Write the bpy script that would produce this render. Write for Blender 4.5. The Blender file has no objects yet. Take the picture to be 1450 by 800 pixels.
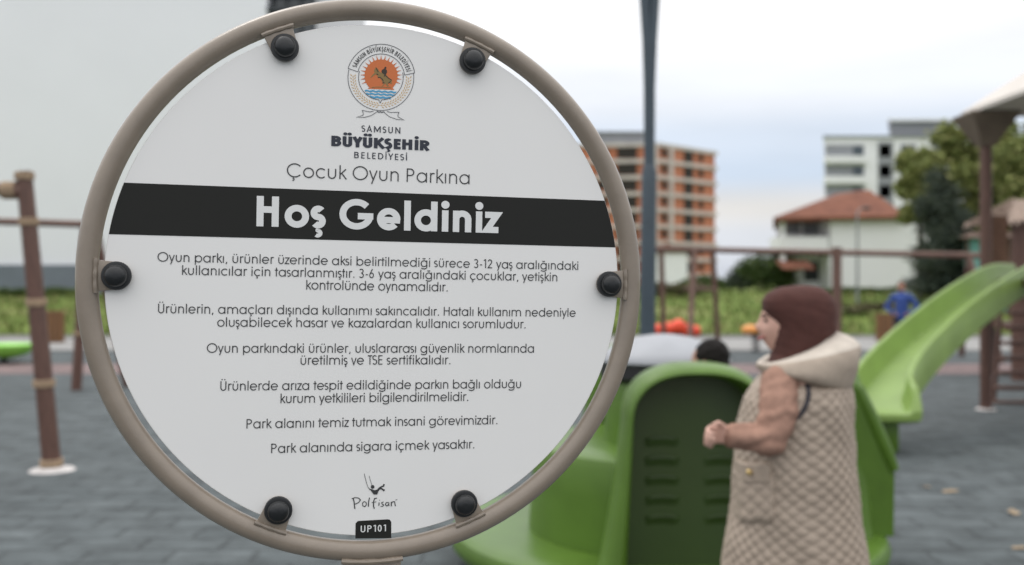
import bpy, bmesh, math, random
import numpy as np
from mathutils import Vector, Matrix, noise as mnoise

random.seed(7)
rng = np.random.default_rng(7)
PI = math.pi
R = math.radians
S = bpy.context.scene
COL = S.collection

# ------------------------------------------------------------------ camera
H = 1.62                                   # eye height
FPX = 1410.0                               # focal length in photo pixels (1450 wide)
cam_d = bpy.data.cameras.new("camera")
cam_d.sensor_width = 36.0
cam_d.lens = 36.0 * FPX / 1450.0
cam_d.clip_start = 0.05
cam_d.clip_end = 3000
cam_d.dof.use_dof = True
cam_d.dof.focus_distance = 1.32
cam_d.dof.aperture_fstop = 3.3
cam_d.dof.aperture_blades = 0
cam = bpy.data.objects.new("camera", cam_d)
COL.objects.link(cam)
cam.location = (0, 0, H)
cam.rotation_euler = (PI / 2, 0, 0)
S.camera = cam

# ------------------------------------------------------------------ world and sun
SUN_EL, SUN_AZ = R(62), R(-50)             # azimuth from +Y, clockwise: ahead of the camera, to the left, high
W = bpy.data.worlds.new("World")
S.world = W
W.use_nodes = True
nt = W.node_tree
nt.nodes.clear()
def N(t, kind, **kw):
    n = t.nodes.new(kind)
    for k, v in kw.items():
        if k.startswith('i_'):
            n.inputs[k[2:].replace('_', ' ')].default_value = v
        else:
            setattr(n, k, v)
    return n
out = N(nt, 'ShaderNodeOutputWorld')
bg = N(nt, 'ShaderNodeBackground')
bg.inputs['Strength'].default_value = 0.1
sky = N(nt, 'ShaderNodeTexSky', sky_type='NISHITA', sun_disc=False)
sky.sun_elevation = SUN_EL
sky.sun_rotation = SUN_AZ
sky.air_density = 1.0
sky.dust_density = 2.0
tc = N(nt, 'ShaderNodeTexCoord')
sep = N(nt, 'ShaderNodeSeparateXYZ')
nt.links.new(tc.outputs['Generated'], sep.inputs[0])
ramp = N(nt, 'ShaderNodeValToRGB')          # overcast: dim and bluish low down, bright overhead
ramp.color_ramp.interpolation = 'EASE'
els = ramp.color_ramp.elements
els[0].position = 0.0; els[0].color = (0.66, 0.70, 0.78, 1)
els[1].position = 1.0; els[1].color = (2.1, 2.1, 2.12, 1)
for p, c in ((0.045, (0.76, 0.79, 0.85, 1)), (0.072, (0.84, 0.82, 0.80, 1)), (0.105, (0.64, 0.735, 0.87, 1)), (0.14, (0.74, 0.82, 0.94, 1)), (0.18, (0.93, 0.96, 1.02, 1)), (0.25, (1.12, 1.12, 1.13, 1)), (0.5, (1.5, 1.5, 1.52, 1))):
    e = els.new(p); e.color = c
nt.links.new(sep.outputs['Z'], ramp.inputs[0])
mp = N(nt, 'ShaderNodeMapping')
mp.inputs['Scale'].default_value = (1.6, 1.6, 9.0)
mp.inputs['Location'].default_value = (3.1, 0.4, 0.35)
nt.links.new(tc.outputs['Generated'], mp.inputs[0])
nz = N(nt, 'ShaderNodeTexNoise', i_Scale=1.6, i_Detail=5.0, i_Roughness=0.5)
nt.links.new(mp.outputs[0], nz.inputs['Vector'])
cr2 = N(nt, 'ShaderNodeMapRange')
cr2.inputs['From Min'].default_value = 0.32; cr2.inputs['From Max'].default_value = 0.62
cr2.inputs['To Min'].default_value = 0.93; cr2.inputs['To Max'].default_value = 1.07
nt.links.new(nz.outputs['Fac'], cr2.inputs['Value'])
mul = N(nt, 'ShaderNodeVectorMath', operation='SCALE')
nt.links.new(ramp.outputs[0], mul.inputs[0]); nt.links.new(cr2.outputs[0], mul.inputs['Scale'])
bk = N(nt, 'ShaderNodeMapRange')             # unseen sky behind the camera dimmed slightly, to tune light on facing surfaces
bk.inputs['From Min'].default_value = -0.7; bk.inputs['From Max'].default_value = 0.5
bk.inputs['To Min'].default_value = 1.02; bk.inputs['To Max'].default_value = 1.05
nt.links.new(sep.outputs['Y'], bk.inputs['Value'])
mulb = N(nt, 'ShaderNodeVectorMath', operation='SCALE')
nt.links.new(mul.outputs[0], mulb.inputs[0]); nt.links.new(bk.outputs[0], mulb.inputs['Scale'])
mul10 = N(nt, 'ShaderNodeVectorMath', operation='SCALE'); mul10.inputs['Scale'].default_value = 10.0
nt.links.new(mulb.outputs[0], mul10.inputs[0])
mix = N(nt, 'ShaderNodeMix', data_type='RGBA')
mix.inputs[0].default_value = 0.9
nt.links.new(sky.outputs[0], mix.inputs[6]); nt.links.new(mul10.outputs[0], mix.inputs[7])
nt.links.new(mix.outputs[2], bg.inputs['Color'])
nt.links.new(bg.outputs[0], out.inputs[0])

sl = bpy.data.lights.new("sun", 'SUN')
sl.energy = 0.6
sl.angle = R(20)
sl.color = (1.0, 0.96, 0.9)
so = bpy.data.objects.new("sun", sl)
COL.objects.link(so)
so.rotation_euler = Vector((math.sin(SUN_AZ) * math.cos(SUN_EL), math.cos(SUN_AZ) * math.cos(SUN_EL), math.sin(SUN_EL))).to_track_quat('Z', 'Y').to_euler()

S.view_settings.view_transform = 'Standard'
S.view_settings.look = 'None'
S.view_settings.gamma = 1.0
S.view_settings.exposure = 0.0
S.view_settings.use_curve_mapping = False
S.render.engine = 'CYCLES'
S.cycles.use_denoising = True
S.cycles.max_bounces = 6

# ------------------------------------------------------------------ materials
def mat(name, col, rough=0.6, var=0.0, scale=6.0, bump=0.0, bscale=None, metal=0.0, spec=0.5, col2=None, stretch=None, detail=4.0, coat=0.0):
    m = bpy.data.materials.new(name)
    m.use_nodes = True
    t = m.node_tree
    b = t.nodes['Principled BSDF']
    b.inputs['Roughness'].default_value = rough
    b.inputs['Metallic'].default_value = metal
    b.inputs['Specular IOR Level'].default_value = spec
    b.inputs['Coat Weight'].default_value = coat
    b.inputs['Base Color'].default_value = (*col, 1)
    if var or col2 or bump:
        co = N(t, 'ShaderNodeTexCoord')
        src = co.outputs['Object']
        if stretch:
            mpn = N(t, 'ShaderNodeMapping'); mpn.inputs['Scale'].default_value = stretch
            t.links.new(src, mpn.inputs[0]); src = mpn.outputs[0]
        nzn = N(t, 'ShaderNodeTexNoise', i_Scale=scale, i_Detail=detail, i_Roughness=0.6)
        t.links.new(src, nzn.inputs['Vector'])
        if var or col2:
            c2 = col2 or tuple(min(1, x * (1 + var)) for x in col)
            c1 = col if col2 else tuple(x * (1 - var) for x in col)
            rp = N(t, 'ShaderNodeValToRGB')
            rp.color_ramp.elements[0].position = 0.33; rp.color_ramp.elements[0].color = (*c1, 1)
            rp.color_ramp.elements[1].position = 0.67; rp.color_ramp.elements[1].color = (*c2, 1)
            t.links.new(nzn.outputs['Fac'], rp.inputs[0]); t.links.new(rp.outputs[0], b.inputs['Base Color'])
        if bump:
            nb = nzn
            if bscale:
                nb = N(t, 'ShaderNodeTexNoise', i_Scale=bscale, i_Detail=3.0)
                t.links.new(src, nb.inputs['Vector'])
            bp = N(t, 'ShaderNodeBump'); bp.inputs['Strength'].default_value = bump; bp.inputs['Distance'].default_value = 0.01
            t.links.new(nb.outputs['Fac'], bp.inputs['Height']); t.links.new(bp.outputs[0], b.inputs['Normal'])
    return m

def tile_mat(name, c1, c2, joint, tile=0.5):
    m = mat(name, c1, 0.85, spec=0.25)
    t = m.node_tree; b = t.nodes['Principled BSDF']
    co = N(t, 'ShaderNodeTexCoord')
    wob = N(t, 'ShaderNodeTexNoise', i_Scale=9.0, i_Detail=1.0)
    t.links.new(co.outputs['Object'], wob.inputs['Vector'])
    ws = N(t, 'ShaderNodeVectorMath', operation='SCALE'); ws.inputs['Scale'].default_value = 0.05
    t.links.new(wob.outputs['Color'], ws.inputs[0])
    ad = N(t, 'ShaderNodeVectorMath', operation='ADD')
    t.links.new(co.outputs['Object'], ad.inputs[0]); t.links.new(ws.outputs[0], ad.inputs[1])
    br = N(t, 'ShaderNodeTexBrick', offset=0.5)
    br.inputs['Scale'].default_value = 1.0
    br.inputs['Brick Width'].default_value = tile
    br.inputs['Row Height'].default_value = tile * 0.55
    br.inputs['Mortar Size'].default_value = 0.022
    br.inputs['Mortar Smooth'].default_value = 0.5
    br.inputs['Color1'].default_value = (*c1, 1); br.inputs['Color2'].default_value = (*c2, 1); br.inputs['Mortar'].default_value = (*joint, 1)
    t.links.new(ad.outputs[0], br.inputs['Vector'])
    n1 = N(t, 'ShaderNodeTexNoise', i_Scale=2.4, i_Detail=6.0, i_Roughness=0.7)
    sm_ = N(t, 'ShaderNodeMapping'); sm_.inputs['Scale'].default_value = (1.0, 1.7, 1.0); sm_.inputs['Rotation'].default_value = (0, 0, 0.25)
    t.links.new(co.outputs['Object'], sm_.inputs[0]); t.links.new(sm_.outputs[0], n1.inputs['Vector'])
    mr = N(t, 'ShaderNodeMapRange'); mr.inputs['From Min'].default_value = 0.3; mr.inputs['From Max'].default_value = 0.7
    mr.inputs['To Min'].default_value = 0.60; mr.inputs['To Max'].default_value = 1.50
    t.links.new(n1.outputs['Fac'], mr.inputs['Value'])
    n2 = N(t, 'ShaderNodeTexNoise', i_Scale=120.0, i_Detail=2.0)
    t.links.new(co.outputs['Object'], n2.inputs['Vector'])
    mr2 = N(t, 'ShaderNodeMapRange'); mr2.inputs['To Min'].default_value = 0.6; mr2.inputs['To Max'].default_value = 1.4
    t.links.new(n2.outputs['Fac'], mr2.inputs['Value'])
    pm = N(t, 'ShaderNodeMath', operation='MULTIPLY'); t.links.new(mr.outputs[0], pm.inputs[0]); t.links.new(mr2.outputs[0], pm.inputs[1])
    sc = N(t, 'ShaderNodeVectorMath', operation='SCALE')
    t.links.new(br.outputs['Color'], sc.inputs[0]); t.links.new(pm.outputs[0], sc.inputs['Scale'])
    t.links.new(sc.outputs[0], b.inputs['Base Color'])
    bp = N(t, 'ShaderNodeBump', invert=True); bp.inputs['Strength'].default_value = 0.6; bp.inputs['Distance'].default_value = 0.012
    t.links.new(br.outputs['Fac'], bp.inputs['Height']); t.links.new(bp.outputs[0], b.inputs['Normal'])
    return m

M = dict(
    taupe=mat('taupe powder coat', (0.25, 0.205, 0.160), 0.30, 0.06, 30, 0.05, 400, coat=0.25),
    panel=mat('white laminate', (0.81, 0.797, 0.772), 0.42, 0.012, 3, 0.012, 900),
    ink=mat('dark print', (0.035, 0.035, 0.036), 0.45),
    band=mat('charcoal print', (0.019, 0.019, 0.017), 0.6, spec=0.2),
    navy=mat('navy print', (0.02, 0.024, 0.038), 0.45),
    reverse=mat('light print', (0.74, 0.74, 0.725), 0.5),
    crestline=mat('grey line print', (0.09, 0.09, 0.10), 0.5),
    sunprint=mat('orange print', (0.60, 0.155, 0.04), 0.5),
    bronze=mat('bronze print', (0.25, 0.16, 0.05), 0.5),
    bronzedark=mat('dark bronze print', (0.035, 0.022, 0.012), 0.5),
    water=mat('blue print', (0.07, 0.33, 0.55), 0.5),
    wheat=mat('wheat print', (0.62, 0.42, 0.20), 0.5),
    blackcap=mat('black plastic', (0.011, 0.012, 0.013), 0.30, 0.1, 60, 0.05, 300),
    blackwash=mat('black plastic washer', (0.013, 0.014, 0.015), 0.42),
    green=mat('green plastic', (0.084, 0.160, 0.020), 0.36, 0.14, 2.5, 0.06, 160, spec=0.35),
    greenshade=mat('green plastic with painted shade', (0.043, 0.074, 0.019), 0.36, 0.08, 3, 0.06, 160),  # seat green darkened: shade of the hollow back put into the colour
    slide=mat('pale green plastic', (0.225, 0.335, 0.085), 0.38, 0.10, 2.2, 0.05, 120),
    greycover=mat('light grey plastic', (0.31, 0.32, 0.34), 0.5, 0.06, 4),
    blackrub=mat('black rubber', (0.012, 0.012, 0.013), 0.6),
    brown=mat('brown wood-look post', (0.115, 0.058, 0.042), 0.55, 0.25, 9, 0.3, stretch=(6, 6, 0.8)),
    brown2=mat('brown beam', (0.145, 0.082, 0.062), 0.6, 0.2, 9, 0.2),
    rope=mat('beige rope', (0.36, 0.26, 0.17), 0.9, 0.25, 60, 0.5),
    concrete=mat('pale concrete', (0.27, 0.265, 0.255), 0.9, 0.12, 2.0, 0.2),
    footing=mat('white footing', (0.55, 0.52, 0.50), 0.8, 0.2, 8),
    mast=mat('slate grey steel', (0.048, 0.068, 0.085), 0.45, 0.12, 3),
    cream=mat('cream canopy', (0.60, 0.555, 0.505), 0.7, 0.05, 3),
    funnel=mat('brown bracket', (0.16, 0.122, 0.09), 0.7, 0.15, 6),
    thatch=mat('straw thatch', (0.34, 0.26, 0.21), 0.95, 0.3, 25, 0.6),
    redp=mat('red orange plastic', (0.80, 0.075, 0.025), 0.4, 0.08, 5),
    yellowp=mat('amber plastic', (0.80, 0.33, 0.08), 0.4),
    orangep=mat('orange panel', (0.50, 0.22, 0.06), 0.6, 0.15, 4),
    limep=mat('lime plastic', (0.26, 0.62, 0.09), 0.4),
    bin=mat('oak slats', (0.19, 0.095, 0.04), 0.7, 0.25, 14, 0.2, stretch=(5, 5, 0.6)),
    skin=mat('skin', (0.60, 0.36, 0.28), 0.5, 0.06, 20),
    skin2=mat('child skin', (0.42, 0.22, 0.15), 0.5),
    scarf=mat('brown scarf', (0.072, 0.026, 0.020), 0.95, 0.10, 30, 0.2, 300),
    vest=mat('quilted beige', (0.36, 0.288, 0.225), 0.55, 0.08, 30, 0.15, 400),
    hood=mat('beige hood', (0.38, 0.31, 0.245), 0.7, 0.08, 25, 0.2, 300),
    lining=mat('cream lining', (0.55, 0.49, 0.42), 0.9, 0.06, 30, 0.3, 200),
    sleeve=mat('dusty pink knit', (0.335, 0.20, 0.150), 0.95, 0.14, 20, 0.3, 260, spec=0.1),
    trim=mat('dark trim', (0.03, 0.028, 0.035), 0.7),
    gold=mat('gold button', (0.75, 0.55, 0.25), 0.3, metal=1.0),
    trouser=mat('dark trousers', (0.03, 0.03, 0.035), 0.85, 0.2, 20),
    shoe=mat('shoe', (0.02, 0.02, 0.02), 0.5),
    hair=mat('dark hair', (0.010, 0.008, 0.007), 0.8, 0.3, 60, 0.5, spec=0.2),
    jacket=mat('black jacket', (0.016, 0.017, 0.02), 0.75),
    bluecloth=mat('blue sweater', (0.042, 0.085, 0.30), 0.85, 0.12, 12),
    lip=mat('lips', (0.34, 0.09, 0.08), 0.4),
    eye=mat('eye', (0.03, 0.02, 0.015), 0.2),
    facade=mat('light grey facade', (0.80, 0.805, 0.84), 0.75, 0.015, 0.2),
    plinth=mat('slate plinth', (0.165, 0.19, 0.215), 0.8, 0.08, 0.6),
    glass=mat('dark glass', (0.05, 0.065, 0.075), 0.08, spec=0.8),
    glass2=mat('dim window glass', (0.10, 0.11, 0.13), 0.3),
    darkmetal=mat('dark metal', (0.03, 0.035, 0.04), 0.5),
    brick=mat('orange hollow brick', (0.44, 0.155, 0.085), 0.9, 0.18, 0.8, col2=(0.50, 0.20, 0.115)),
    slab=mat('bare concrete slab', (0.54, 0.49, 0.46), 0.9, 0.12, 0.5),
    void=mat('unlit opening', (0.03, 0.025, 0.022), 0.9),
    white=mat('white render', (0.78, 0.78, 0.80), 0.8, 0.04, 0.4),
    housewall=mat('white house wall', (0.88, 0.88, 0.88), 0.85, 0.02, 0.5),
    grey=mat('grey cladding', (0.26, 0.27, 0.29), 0.7, 0.05, 0.5),
    tile=mat('terracotta tiles', (0.15, 0.064, 0.044), 0.9, 0.22, 1.2, 0.4, 9, spec=0.2, col2=(0.23, 0.098, 0.062)),
    teal=mat('teal cladding', (0.13, 0.33, 0.30), 0.6, 0.08, 1),
    kioskroof=mat('brown roof', (0.10, 0.06, 0.042), 0.8, 0.2, 2),
    steel=mat('grey steel', (0.25, 0.26, 0.27), 0.5),
    leafdry=mat('dry leaf', (0.30, 0.23, 0.15), 0.9, 0.2, 20),
    bark=mat('bark', (0.09, 0.07, 0.055), 0.9, 0.3, 5, 0.5),
)
def leafmat(name, c1, c2, c3):
    m = mat(name, c1, 0.7, spec=0.25)
    t = m.node_tree; b = t.nodes['Principled BSDF']
    g = N(t, 'ShaderNodeNewGeometry')
    rp = N(t, 'ShaderNodeValToRGB')
    rp.color_ramp.elements[0].color = (*c1, 1); rp.color_ramp.elements[1].color = (*c3, 1)
    e = rp.color_ramp.elements.new(0.55); e.color = (*c2, 1)
    t.links.new(g.outputs['Random Per Island'], rp.inputs[0]); t.links.new(rp.outputs[0], b.inputs['Base Color'])
    return m
M['leaf_yellow'] = leafmat('yellow green leaves', (0.145, 0.18, 0.055), (0.225, 0.255, 0.08), (0.36, 0.355, 0.14))
M['leaf_dark'] = leafmat('dark needles', (0.040, 0.056, 0.044), (0.062, 0.080, 0.058), (0.095, 0.112, 0.075))
M['leaf_mid'] = leafmat('mid green leaves', (0.045, 0.075, 0.022), (0.075, 0.12, 0.035), (0.13, 0.17, 0.05))
M['leaf_brown'] = leafmat('brownish hedge leaves', (0.10, 0.075, 0.045), (0.13, 0.11, 0.06), (0.11, 0.14, 0.05))
M['blade'] = leafmat('grass blades', (0.075, 0.115, 0.025), (0.135, 0.185, 0.045), (0.26, 0.24, 0.10))
_t = M['panel'].node_tree; _b = _t.nodes['Principled BSDF']
_c = N(_t, 'ShaderNodeTexCoord'); _m = N(_t, 'ShaderNodeMapping'); _m.inputs['Scale'].default_value = (9, 9, 1.2)
_n = N(_t, 'ShaderNodeTexNoise', i_Scale=2.5, i_Detail=6.0, i_Roughness=0.65); _r = N(_t, 'ShaderNodeMapRange')
_r.inputs['From Min'].default_value = 0.3; _r.inputs['From Max'].default_value = 0.7; _r.inputs['To Min'].default_value = 0.30; _r.inputs['To Max'].default_value = 0.55
_t.links.new(_c.outputs['Object'], _m.inputs[0]); _t.links.new(_m.outputs[0], _n.inputs['Vector']); _t.links.new(_n.outputs['Fac'], _r.inputs['Value']); _t.links.new(_r.outputs[0], _b.inputs['Roughness'])
M['tiles'] = tile_mat('grey rubber tiles', (0.072, 0.084, 0.087), (0.089, 0.102, 0.105), (0.056, 0.064, 0.066))
M['redtiles'] = tile_mat('faded red rubber tiles', (0.17, 0.125, 0.12), (0.21, 0.15, 0.145), (0.12, 0.10, 0.10))
def grassmat():
    m = mat('meadow', (0.1, 0.16, 0.04), 0.95, spec=0.1)
    t = m.node_tree; b = t.nodes['Principled BSDF']
    co = N(t, 'ShaderNodeTexCoord')
    a = N(t, 'ShaderNodeTexNoise', i_Scale=0.35, i_Detail=6.0, i_Roughness=0.65)
    t.links.new(co.outputs['Object'], a.inputs['Vector'])
    rp = N(t, 'ShaderNodeValToRGB')
    rp.color_ramp.elements[0].position = 0.3; rp.color_ramp.elements[0].color = (0.08, 0.125, 0.028, 1)
    rp.color_ramp.elements[1].position = 0.72; rp.color_ramp.elements[1].color = (0.23, 0.20, 0.10, 1)
    e = rp.color_ramp.elements.new(0.5); e.color = (0.15, 0.205, 0.05, 1)
    t.links.new(a.outputs['Fac'], rp.inputs[0]); t.links.new(rp.outputs[0], b.inputs['Base Color'])
    return m
M['meadow'] = grassmat()

# ------------------------------------------------------------------ mesh helpers
class MB:
    """collects shapes, then links them as ONE mesh object"""
    def __init__(s): s.v = []; s.f = []; s.m = []
    def add(s, v, f, mi=0):
        o = len(s.v); s.v += [tuple(p) for p in v]; s.f += [tuple(i + o for i in q) for q in f]; s.m += [mi] * len(f)
    def box(s, c, d, rz=0.0, mi=0, rot=None):
        x, y, z = d[0] / 2, d[1] / 2, d[2] / 2
        P = [Vector(p) for p in ((-x,-y,-z),(x,-y,-z),(x,y,-z),(-x,y,-z),(-x,-y,z),(x,-y,z),(x,y,z),(-x,y,z))]
        Q = rot if rot is not None else Matrix.Rotation(rz, 3, 'Z')
        s.add([Q @ p + Vector(c) for p in P], [(0,3,2,1),(4,5,6,7),(0,1,5,4),(1,2,6,5),(2,3,7,6),(3,0,4,7)], mi)
    def tube(s, pts, rad, n=16, closed=False, caps=True, mi=0):
        pts = [Vector(p) for p in pts]; k = len(pts)
        if not hasattr(rad, '__len__'): rad = [rad] * k
        prev = None; V = []
        for i in range(k):
            a = pts[(i - 1) % k] if (closed or i > 0) else pts[i]
            b = pts[(i + 1) % k] if (closed or i < k - 1) else pts[i]
            t = (b - a).normalized()
            if prev is None:
                u = t.orthogonal().normalized()
            else:
                u = (prev - t * prev.dot(t)).normalized()
            prev = u; w = t.cross(u)
            V += [pts[i] + (u * math.cos(2*PI*j/n) + w * math.sin(2*PI*j/n)) * rad[i] for j in range(n)]
        F = []
        for i in range(k if closed else k - 1):
            for j in range(n):
                a, b = i * n, ((i + 1) % k) * n
                F.append((a + j, a + (j + 1) % n, b + (j + 1) % n, b + j))
        if caps and not closed:
            F.append(tuple(reversed(range(n)))); F.append(tuple(range((k - 1) * n, k * n)))
        s.add(V, F, mi)
    def ball(s, c, r, nu=20, nv=12, mi=0, rot=None):
        if not hasattr(r, '__len__'): r = (r, r, r)
        V = []; F = []
        for i in range(nv + 1):
            th = PI * i / nv
            for j in range(nu):
                ph = 2 * PI * j / nu
                p = Vector((math.sin(th)*math.cos(ph)*r[0], math.sin(th)*math.sin(ph)*r[1], math.cos(th)*r[2]))
                V.append((rot @ p if rot is not None else p) + Vector(c))
        for i in range(nv):
            for j in range(nu):
                F.append((i*nu+j, (i+1)*nu+j, (i+1)*nu+(j+1)%nu, i*nu+(j+1)%nu))
        s.add(V, F, mi)
    def cap(s, a, b, ra, rb, n=16):
        """tapered capsule"""
        a, b = Vector(a), Vector(b)
        t = (b - a); L = t.length; t.normalize()
        P = []; Rr = []
        for k in range(1, 5):
            q = PI / 2 * (1 - k / 4); P.append(a - t * ra * math.sin(q)); Rr.append(max(ra * math.cos(q), 1e-4))
        for k in range(0, 4):
            q = PI / 2 * k / 4; P.append(b + t * rb * math.sin(q)); Rr.append(max(rb * math.cos(q), 1e-4))
        s.tube(P, Rr, n)
    def lathe(s, prof, c=(0,0,0), n=32, mi=0, rot=None):
        V = []; F = []; k = len(prof)
        for r, z in prof:
            for j in range(n):
                p = Vector((r*math.cos(2*PI*j/n), r*math.sin(2*PI*j/n), z))
                V.append((rot @ p if rot is not None else p) + Vector(c))
        for i in range(k - 1):
            for j in range(n):
                F.append((i*n+j, i*n+(j+1)%n, (i+1)*n+(j+1)%n, (i+1)*n+j))
        if prof[0][0] > 1e-5: F.append(tuple(reversed(range(n))))
        if prof[-1][0] > 1e-5: F.append(tuple(range((k-1)*n, k*n)))
        s.add(V, F, mi)
    def grid(s, rows, closed_u=False, mi=0, flip=False):
        n = len(rows[0]); V = [p for r in rows for p in r]; F = []
        for i in range(len(rows) - 1):
            for j in range(n if closed_u else n - 1):
                q = (i*n+j, i*n+(j+1)%n, (i+1)*n+(j+1)%n, (i+1)*n+j)
                F.append(tuple(reversed(q)) if flip else q)
        s.add(V, F, mi)
    def prism(s, poly, z0, z1, xf=None, mi=0):
        n = len(poly)
        V = [Vector((x, y, z0)) for x, y in poly] + [Vector((x, y, z1)) for x, y in poly]
        if xf: V = [xf(p) for p in V]
        F = [tuple(reversed(range(n))), tuple(range(n, 2*n))] + [(i, (i+1)%n, n+(i+1)%n, n+i) for i in range(n)]
        s.add(V, F, mi)
    def build(s, name, m, parent=None, loc=None, smooth=False, bevel=0.0, xf=None):
        me = bpy.data.meshes.new(name)
        v = s.v if xf is None else [tuple(xf @ Vector(p)) for p in s.v]
        me.from_pydata(v, [], s.f)
        for x in (m if isinstance(m, (list, tuple)) else [m]): me.materials.append(x)
        if any(s.m): me.polygons.foreach_set('material_index', s.m)
        bm = bmesh.new(); bm.from_mesh(me); bmesh.ops.recalc_face_normals(bm, faces=bm.faces)
        if bevel:
            ed = [e for e in bm.edges if len(e.link_faces) == 2 and e.calc_face_angle(0) > 0.6]
            bmesh.ops.bevel(bm, geom=ed, offset=bevel, segments=2, profile=0.5, affect='EDGES', clamp_overlap=True)
        bm.to_mesh(me); bm.free()
        o = bpy.data.objects.new(name, me); COL.objects.link(o)
        if smooth or bevel: shade(me)
        if parent: o.parent = parent
        if loc: o.location = loc
        return o

def shade(me, ang=40):
    me.polygons.foreach_set('use_smooth', [True] * len(me.polygons))
    try: me.set_sharp_from_angle(angle=R(ang))
    except Exception: pass

def thing(name, label, cat, loc=(0,0,0), rz=0.0, group=None):
    o = bpy.data.objects.new(name, None); COL.objects.link(o)
    o.location = loc; o.rotation_euler = (0, 0, rz); o.empty_display_size = 0.2
    return tag(o, label, cat, group)
def tag(o, label, cat, group=None):
    o['label'] = label; o['category'] = cat
    if group: o['group'] = group
    return o
def struct(o, kind='structure', label=None):
    o['kind'] = kind
    if label: o['label'] = label
    return o
def dup(root, loc=None, rz=None, label=None):
    r = root.copy(); COL.objects.link(r)
    if loc is not None: r.location = loc
    if rz is not None: r.rotation_euler = (0, 0, rz)
    if label: r['label'] = label
    for ch in list(root.children):
        c = ch.copy(); COL.objects.link(c); c.parent = r
        for g in list(ch.children):
            d = g.copy(); COL.objects.link(d); d.parent = c
    return r
def P(px, py, Y):
    """the world point seen at a photo pixel at depth Y"""
    return Vector(((px - 725) / FPX * Y, Y, H + (400 - py) / FPX * Y))
def fuse(mb, name, m, parent, voxel=0.012, smooth=6, xf=None):
    """one continuous surface out of overlapping solids"""
    o = mb.build(name, m, parent=None, xf=xf)
    md = o.modifiers.new('r', 'REMESH'); md.mode = 'VOXEL'; md.voxel_size = voxel
    sm = o.modifiers.new('s', 'SMOOTH'); sm.factor = 0.5; sm.iterations = smooth
    dg = bpy.context.evaluated_depsgraph_get()
    me = bpy.data.meshes.new_from_object(o.evaluated_get(dg))
    old = o.data; o.modifiers.clear(); o.data = me; bpy.data.meshes.remove(old)
    me.name = name
    me.materials.clear(); me.materials.append(m)
    me.polygons.foreach_set('use_smooth', [True] * len(me.polygons))
    if parent: o.parent = parent
    return o

# ================================================================== GROUND
def terrain_h(x, y):
    if y < 29: return -0.03
    k = min(1, (y - 29) / 28); k = k * k * (3 - 2 * k)
    b = 0.12 * mnoise.noise((x * 0.25, y * 0.25, 0)) * min(1, (y - 29) / 6)
    return -0.03 + 1.0 * k + b
ys = [-15, 0, 10, 20, 28.6] + [29 + i * 0.6 for i in range(60)] + [68, 80, 100, 140, 200, 400, 900, 2000]
xs = [-1500, -300, -100, -60] + [-44 + i * 0.8 for i in range(111)] + [60, 100, 300, 1500]
g = MB(); g.grid([[(x, y, terrain_h(x, y)) for x in xs] for y in ys])
struct(g.build('ground', M['meadow'], smooth=True))
g = MB(); g.box((0, 4.2, -0.01), (90, 38.6, 0.02)); struct(g.build('playground_surface', M['tiles']))
g = MB(); g.grid([[(-45, 17.6, 0.004), (45, 17.6, 0.004)], [(-45, 19.8, 0.004), (45, 19.8, 0.004)]]); struct(g.build('red_paving_strip', M['redtiles']))
g = MB(); g.box((0, 26.0, 0.0), (90, 5.0, 0.06)); struct(g.build('path', M['concrete']))
g = MB(); g.box((0, 28.57, 0.03), (90, 0.14, 0.16)); struct(g.build('kerb', M['concrete'], bevel=0.01))
# grass tufts on the meadow
n = 26000
X = rng.uniform(-34, 40, n); Y = 28.8 + 32 * rng.random(n) ** 1.5
V = []; F = []
for i in range(n):
    x, y = float(X[i]), float(Y[i]); z = terrain_h(x, y) - 0.02
    h = random.uniform(0.08, 0.26) * (1.8 if mnoise.noise((x*0.3, y*0.3, 5)) > 0.25 else 1)
    a = random.uniform(0, PI); w = random.uniform(0.03, 0.09); dx, dy = math.cos(a)*w, math.sin(a)*w
    lx, ly = random.uniform(-.1, .1), random.uniform(-.1, .1)
    k = len(V); V += [(x-dx, y-dy, z), (x+dx, y+dy, z), (x+lx, y+ly, z+h)]; F.append((k, k+1, k+2))
g = MB(); g.add(V, F); struct(g.build('grass', M['blade']), 'stuff', 'rough green grass between the path and the houses')

# ================================================================== BUILDINGS
# large grey building on the left
b = thing('office_building', 'huge pale grey windowless building with a slate plinth', 'building', (-30, 66, 0))
def bpart(mb, name, m, **k):
    return mb.build(name, m, parent=b, xf=Matrix.Translation((30, -66, 0)), **k)
xr = P(378, 0, 55).x; xr2 = P(447, 0, 55).x
m_ = MB(); m_.box(((-62 + xr)/2, 65.0, 13.3), (xr + 62, 20.0, 21.4)); wall = bpart(m_, 'wall', M['facade'])
m_ = MB(); m_.box(((-62 + xr)/2, 64.95, 1.1), (xr + 62.2, 20.2, 3.0)); bpart(m_, 'plinth', M['plinth'])
m_ = MB(); m_.box(((xr + xr2)/2 - .1, 65.5, 12), (xr2 - xr - 0.2, 19.0, 24)); bpart(m_, 'glazed_corner', M['glass'])
for z in (4.4, 7.8, 11.2, 14.6, 16.75, 18.0, 21.4):
    m_ = MB(); m_.box(((xr + xr2)/2, 56.0, z), (xr2 - xr - 0.02, 2.2, 0.28)); bpart(m_, 'balcony_slab', M['darkmetal'])
for k in range(4):
    m_ = MB(); m_.box((xr + 0.1 + k*(xr2-xr-0.3)/3, 55.85, 12), (0.1, 0.1, 24)); bpart(m_, 'mullion', M['darkmetal'])

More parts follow.
